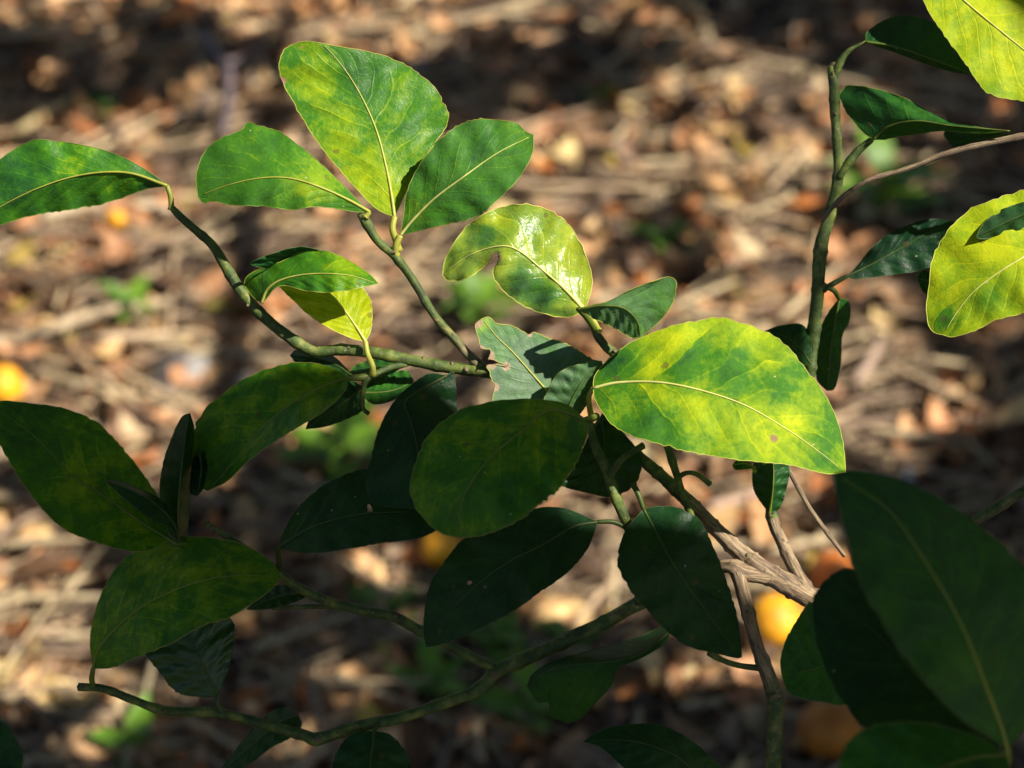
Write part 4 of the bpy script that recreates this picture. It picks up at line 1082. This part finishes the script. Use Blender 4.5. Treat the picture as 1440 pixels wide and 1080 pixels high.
# larger dead leaves that lie on top, one object each
VM = {}
for nm in names:
    for q in range(4):
        V, F = dead_leaf_geo(1.0, random.uniform(0.22, 0.32), random.uniform(-0.1, 0.35), random.uniform(-0.2, 0.8), random.uniform(-0.4, 0.4))
        ob = make('dead_leaf', V, F, M_LITTER, attrs={'col': np.tile(PAL[nm], (len(V), 1)) * random.uniform(0.9, 1.15)})
        VM[(nm, q)] = ob.data
        bpy.data.objects.remove(ob)
for k in range(230):
    px = random.uniform(-30, 1470); py = random.uniform(-20, 1100)
    g = G(px, py)
    nm = random.choices(names, wts)[0]
    ob = bpy.data.objects.new('dead_leaf', VM[(nm, random.randrange(4))])
    COL.objects.link(ob)
    L = random.uniform(0.03, 0.058)
    ob.scale = (L, L, L)
    ob.rotation_euler = (random.gauss(0, 0.3), random.gauss(0, 0.3), random.uniform(0, 6.28))
    ob.location = (g[0], g[1], ground_h(g[0], g[1]) + 0.014 + random.uniform(0, 0.01))
    tag(ob, f'blurred {nm} dead leaf lying on top of the ground litter', 'dead leaf', f'{nm} dead leaves on the ground')

# ------------------------------------------------------------------ things on the ground
def lay_stick(name, pix, r, colr, label, cat='stick', fork=None):
    pts = []
    for (a, b) in pix:
        g = G(a, b, 0.03); pts.append((g[0], g[1], ground_h(g[0], g[1]) + 0.032))
    c = catmull(pts, 24)
    v, f, u = tube_geo(c, np.interp(np.linspace(0, 1, 24), [0, 1], [r, r * 0.7]), 8, 0.2, pix[0][0])
    ob = make(name, v, f, M_LITTER, uv=u, attrs={'col': np.tile(colr, (len(v), 1))}, origin=c[0])
    tag(ob, label, cat)
    if fork:
        pts = []
        for (a, b) in fork:
            g = G(a, b, 0.03); pts.append((g[0], g[1], ground_h(g[0], g[1]) + 0.043))
        c2 = catmull(pts, 16)
        v, f, u = tube_geo(c2, np.interp(np.linspace(0, 1, 16), [0, 1], [r * 0.8, r * 0.5]), 8, 0.2, 3)
        make('side_twig', v, f, M_LITTER, ob, uv=u, attrs={'col': np.tile(colr, (len(v), 1))}, origin=c2[0])
    return ob

lay_stick('dead_stick', [(-60, 492), (40, 475), (100, 458), (160, 436), (220, 424), (300, 410)], 0.0065, (0.52, 0.42, 0.29), 'long pale dry stick lying in the sunlit litter at the left')
lay_stick('dead_stick', [(140, 474), (200, 468), (270, 460), (300, 470)], 0.005, (0.56, 0.44, 0.30), 'short pale dry stick just below the long one at the left')
lay_stick('dead_stick', [(60, 312), (130, 302), (215, 300), (240, 304)], 0.007, (0.60, 0.50, 0.36), 'pale straight stick behind the drooping left leaf')
lay_stick('dead_stick', [(284, 58), (300, 82), (322, 112), (322, 150), (314, 195)], 0.007, (0.17, 0.14, 0.16), 'forked dark grey stick between the upper left leaves', fork=[(322, 112), (345, 104), (372, 92)])
lay_stick('dead_stick', [(1205, 535), (1228, 500), (1240, 470)], 0.006, (0.40, 0.30, 0.24), 'short brown stick near the right yellow leaf')
lay_stick('dead_stick', [(20, 190), (70, 165), (110, 140)], 0.006, (0.55, 0.45, 0.24), 'yellowish straw stick above the drooping left leaf')
lay_stick('dead_stick', [(1000, 700), (1060, 672), (1120, 655)], 0.006, (0.42, 0.30, 0.24), 'brown stick seen under the big yellow leaf')


def fruit(px, py, rpx, label, mat=None, flat=0.92, calyx=True):
    g = G(px, py, 0.03)
    dist = np.dot(g - CAMP, -BACK)
    R = rpx * KX * dist
    c = np.array([g[0], g[1], ground_h(g[0], g[1]) + R * 0.9 + 0.020])
    t = empty('citrus_fruit', (c[0], c[1], c[2] - R * 0.9))
    tag(t, label, 'fruit')
    V, F = [], []
    nu, nv = 24, 14
    ax = random.uniform(0, 6.28)
    for i in range(nv + 1):
        th = math.pi * i / nv
        for j in range(nu):
            ph = 2 * math.pi * j / nu
            r = R * (1 + 0.02 * fbm(math.cos(ph) * 1.5, math.sin(ph) * 1.5, th + px))
            dim = 1 - 0.10 * math.exp(-(th / 0.25) ** 2)
            V.append((r * math.sin(th) * math.cos(ph), r * math.sin(th) * math.sin(ph), r * flat * math.cos(th) * dim))
    for i in range(nv):
        for j in range(nu):
            k = (j + 1) % nu
            F.append((i * nu + j, (i + 1) * nu + j, (i + 1) * nu + k, i * nu + k))
    tilt = random.uniform(0.5, 1.2)
    V = rot(np.array(V), 0, tilt, ax) + c
    make('peel', V, F, mat or M_FRUIT, t, origin=c)
    top = rot(np.array([[0, 0, R * flat * 0.9], [0, 0, R * flat * 0.97]]), 0, tilt, ax) + c
    v, f, u = tube_geo(top, [R * 0.16, R * 0.10], 6, 0.3, px)
    make('calyx', v, f, M_CALYX, t, origin=top[0])

fruit(6, 546, 30, 'orange fruit lying on the ground at the left edge')
fruit(166, 324, 14, 'tiny orange fruit half hidden behind the drooping left leaf')
fruit(262, 26, 16, 'small orange fruit in the shade near the top left', M_FRUIT_RED)
fruit(620, 782, 30, 'orange fruit showing between the shaded centre leaves')
fruit(1092, 884, 42, 'sunlit orange fruit under the corky fork')
fruit(1172, 806, 34, 'reddish orange fruit beside the dark leaves at the right', M_FRUIT_RED)
fruit(1165, 1050, 46, 'shaded orange fruit at the bottom right', M_FRUIT_SHADE)
fruit(236, 30, 9, 'small reddish fruit beside the one near the top left', M_FRUIT_RED)


def stone(px, py, rpx, label, mat, sq=(1.3, 0.9, 0.7)):
    g = G(px, py, 0.02)
    R = rpx * KX * np.dot(g - CAMP, -BACK)
    V, F = [], []
    nu, nv = 18, 10
    for i in range(nv + 1):
        th = math.pi * i / nv
        for j in range(nu):
            ph = 2 * math.pi * j / nu
            d = np.array([math.sin(th) * math.cos(ph), math.sin(th) * math.sin(ph), math.cos(th)])
            r = R * (1 + 0.28 * fbm(d[0] * 1.3 + px, d[1] * 1.3, d[2] * 1.3))
            V.append(d * r * np.array(sq))
    for i in range(nv):
        for j in range(nu):
            k = (j + 1) % nu
            F.append((i * nu + j, (i + 1) * nu + j, (i + 1) * nu + k, i * nu + k))
    c = np.array([g[0], g[1], ground_h(g[0], g[1]) + R * sq[2] * 0.6 + 0.008])
    ob = make('stone', rot(np.array(V), 0, 0, px) + c, F, mat, origin=c)
    tag(ob, label, 'stone')

stone(258, 512, 40, 'grey stone in the sunlit litter left of centre', M_STONE)
stone(342, 515, 15, 'small pale stone right of the grey stone', M_STONE_W)
stone(1278, 660, 15, 'white stone beside the tip of the large dark leaf', M_STONE_W, (0.7, 0.7, 1.3))
stone(1238, 662, 16, 'grey stone beside the white stone at the right', M_STONE)
stone(140, 1000, 11, 'tiny white pebble below the rounded mottled leaf', M_STONE_W)
stone(590, 85, 12, 'small pale stone left of the dark band at the top', M_STONE)


def weed(px, py, size, nl, label):
    g = G(px, py, 0.03)
    b0 = np.array([g[0], g[1], ground_h(g[0], g[1]) + 0.004])
    t = empty('weed', b0)
    tag(t, label, 'weed', 'weeds in the litter')
    H = size * 0.7
    v, f, u = tube_geo([b0, b0 + np.array([0.004, 0, H * 0.5]), b0 + np.array([0.0, 0.004, H])], [0.0014, 0.0012, 0.0008], 5)
    make('stem', v, f, M_WEED, t, origin=b0)
    for k in range(nl):
        a = k * 2.4 + random.uniform(-0.4, 0.4); zf = 0.25 + 0.75 * k / nl
        L = size * random.uniform(0.5, 0.8); W = L * 0.24
        V, F = dead_leaf_geo(L, W, random.uniform(-0.18, -0.05), random.uniform(0.0, 0.3), 0.0)
        V[:, 0] += L * 0.5; V[:, 2] -= V[0, 2]
        V = rot(V, 0, -random.uniform(0.1, 0.7), a)
        make('leaf', V + b0 + np.array([0, 0, H * zf]), F, M_WEED, t, origin=b0 + np.array([0, 0, H * zf]))

for (px, py, s, n, lb) in [(672, 440, 0.07, 7, 'green weed behind the bright curled leaf'), (488, 640, 0.075, 8, 'light green weed below the left twig'), (1240, 300, 0.09, 7, 'green weed behind the upright shoot'),
                           (608, 980, 0.05, 6, 'small green weed under the lower branch'), (745, 1010, 0.06, 6, 'green weed left of the two-tone drooping leaf'), (700, 905, 0.05, 6, 'small green weed below the lower branch fork'),
                           (812, 912, 0.05, 5, 'pale green weed right of the lower branch fork'), (1098, 595, 0.05, 5, 'weed behind the big yellow leaf tip'), (190, 1060, 0.05, 5, 'yellowish weed near the bottom left'),
                           (140, 150, 0.04, 5, 'small weed above the drooping left leaf'), (180, 430, 0.05, 5, 'small weed beside the long pale stick'), (940, 340, 0.05, 5, 'weed right of the curled leaf'),
                           (545, 860, 0.05, 5, 'pale weed behind the lower left shoot'), (845, 140, 0.04, 4, 'small weed in the dark band at the top')]:
    weed(px, py, s * 1.2, n + 1, lb)
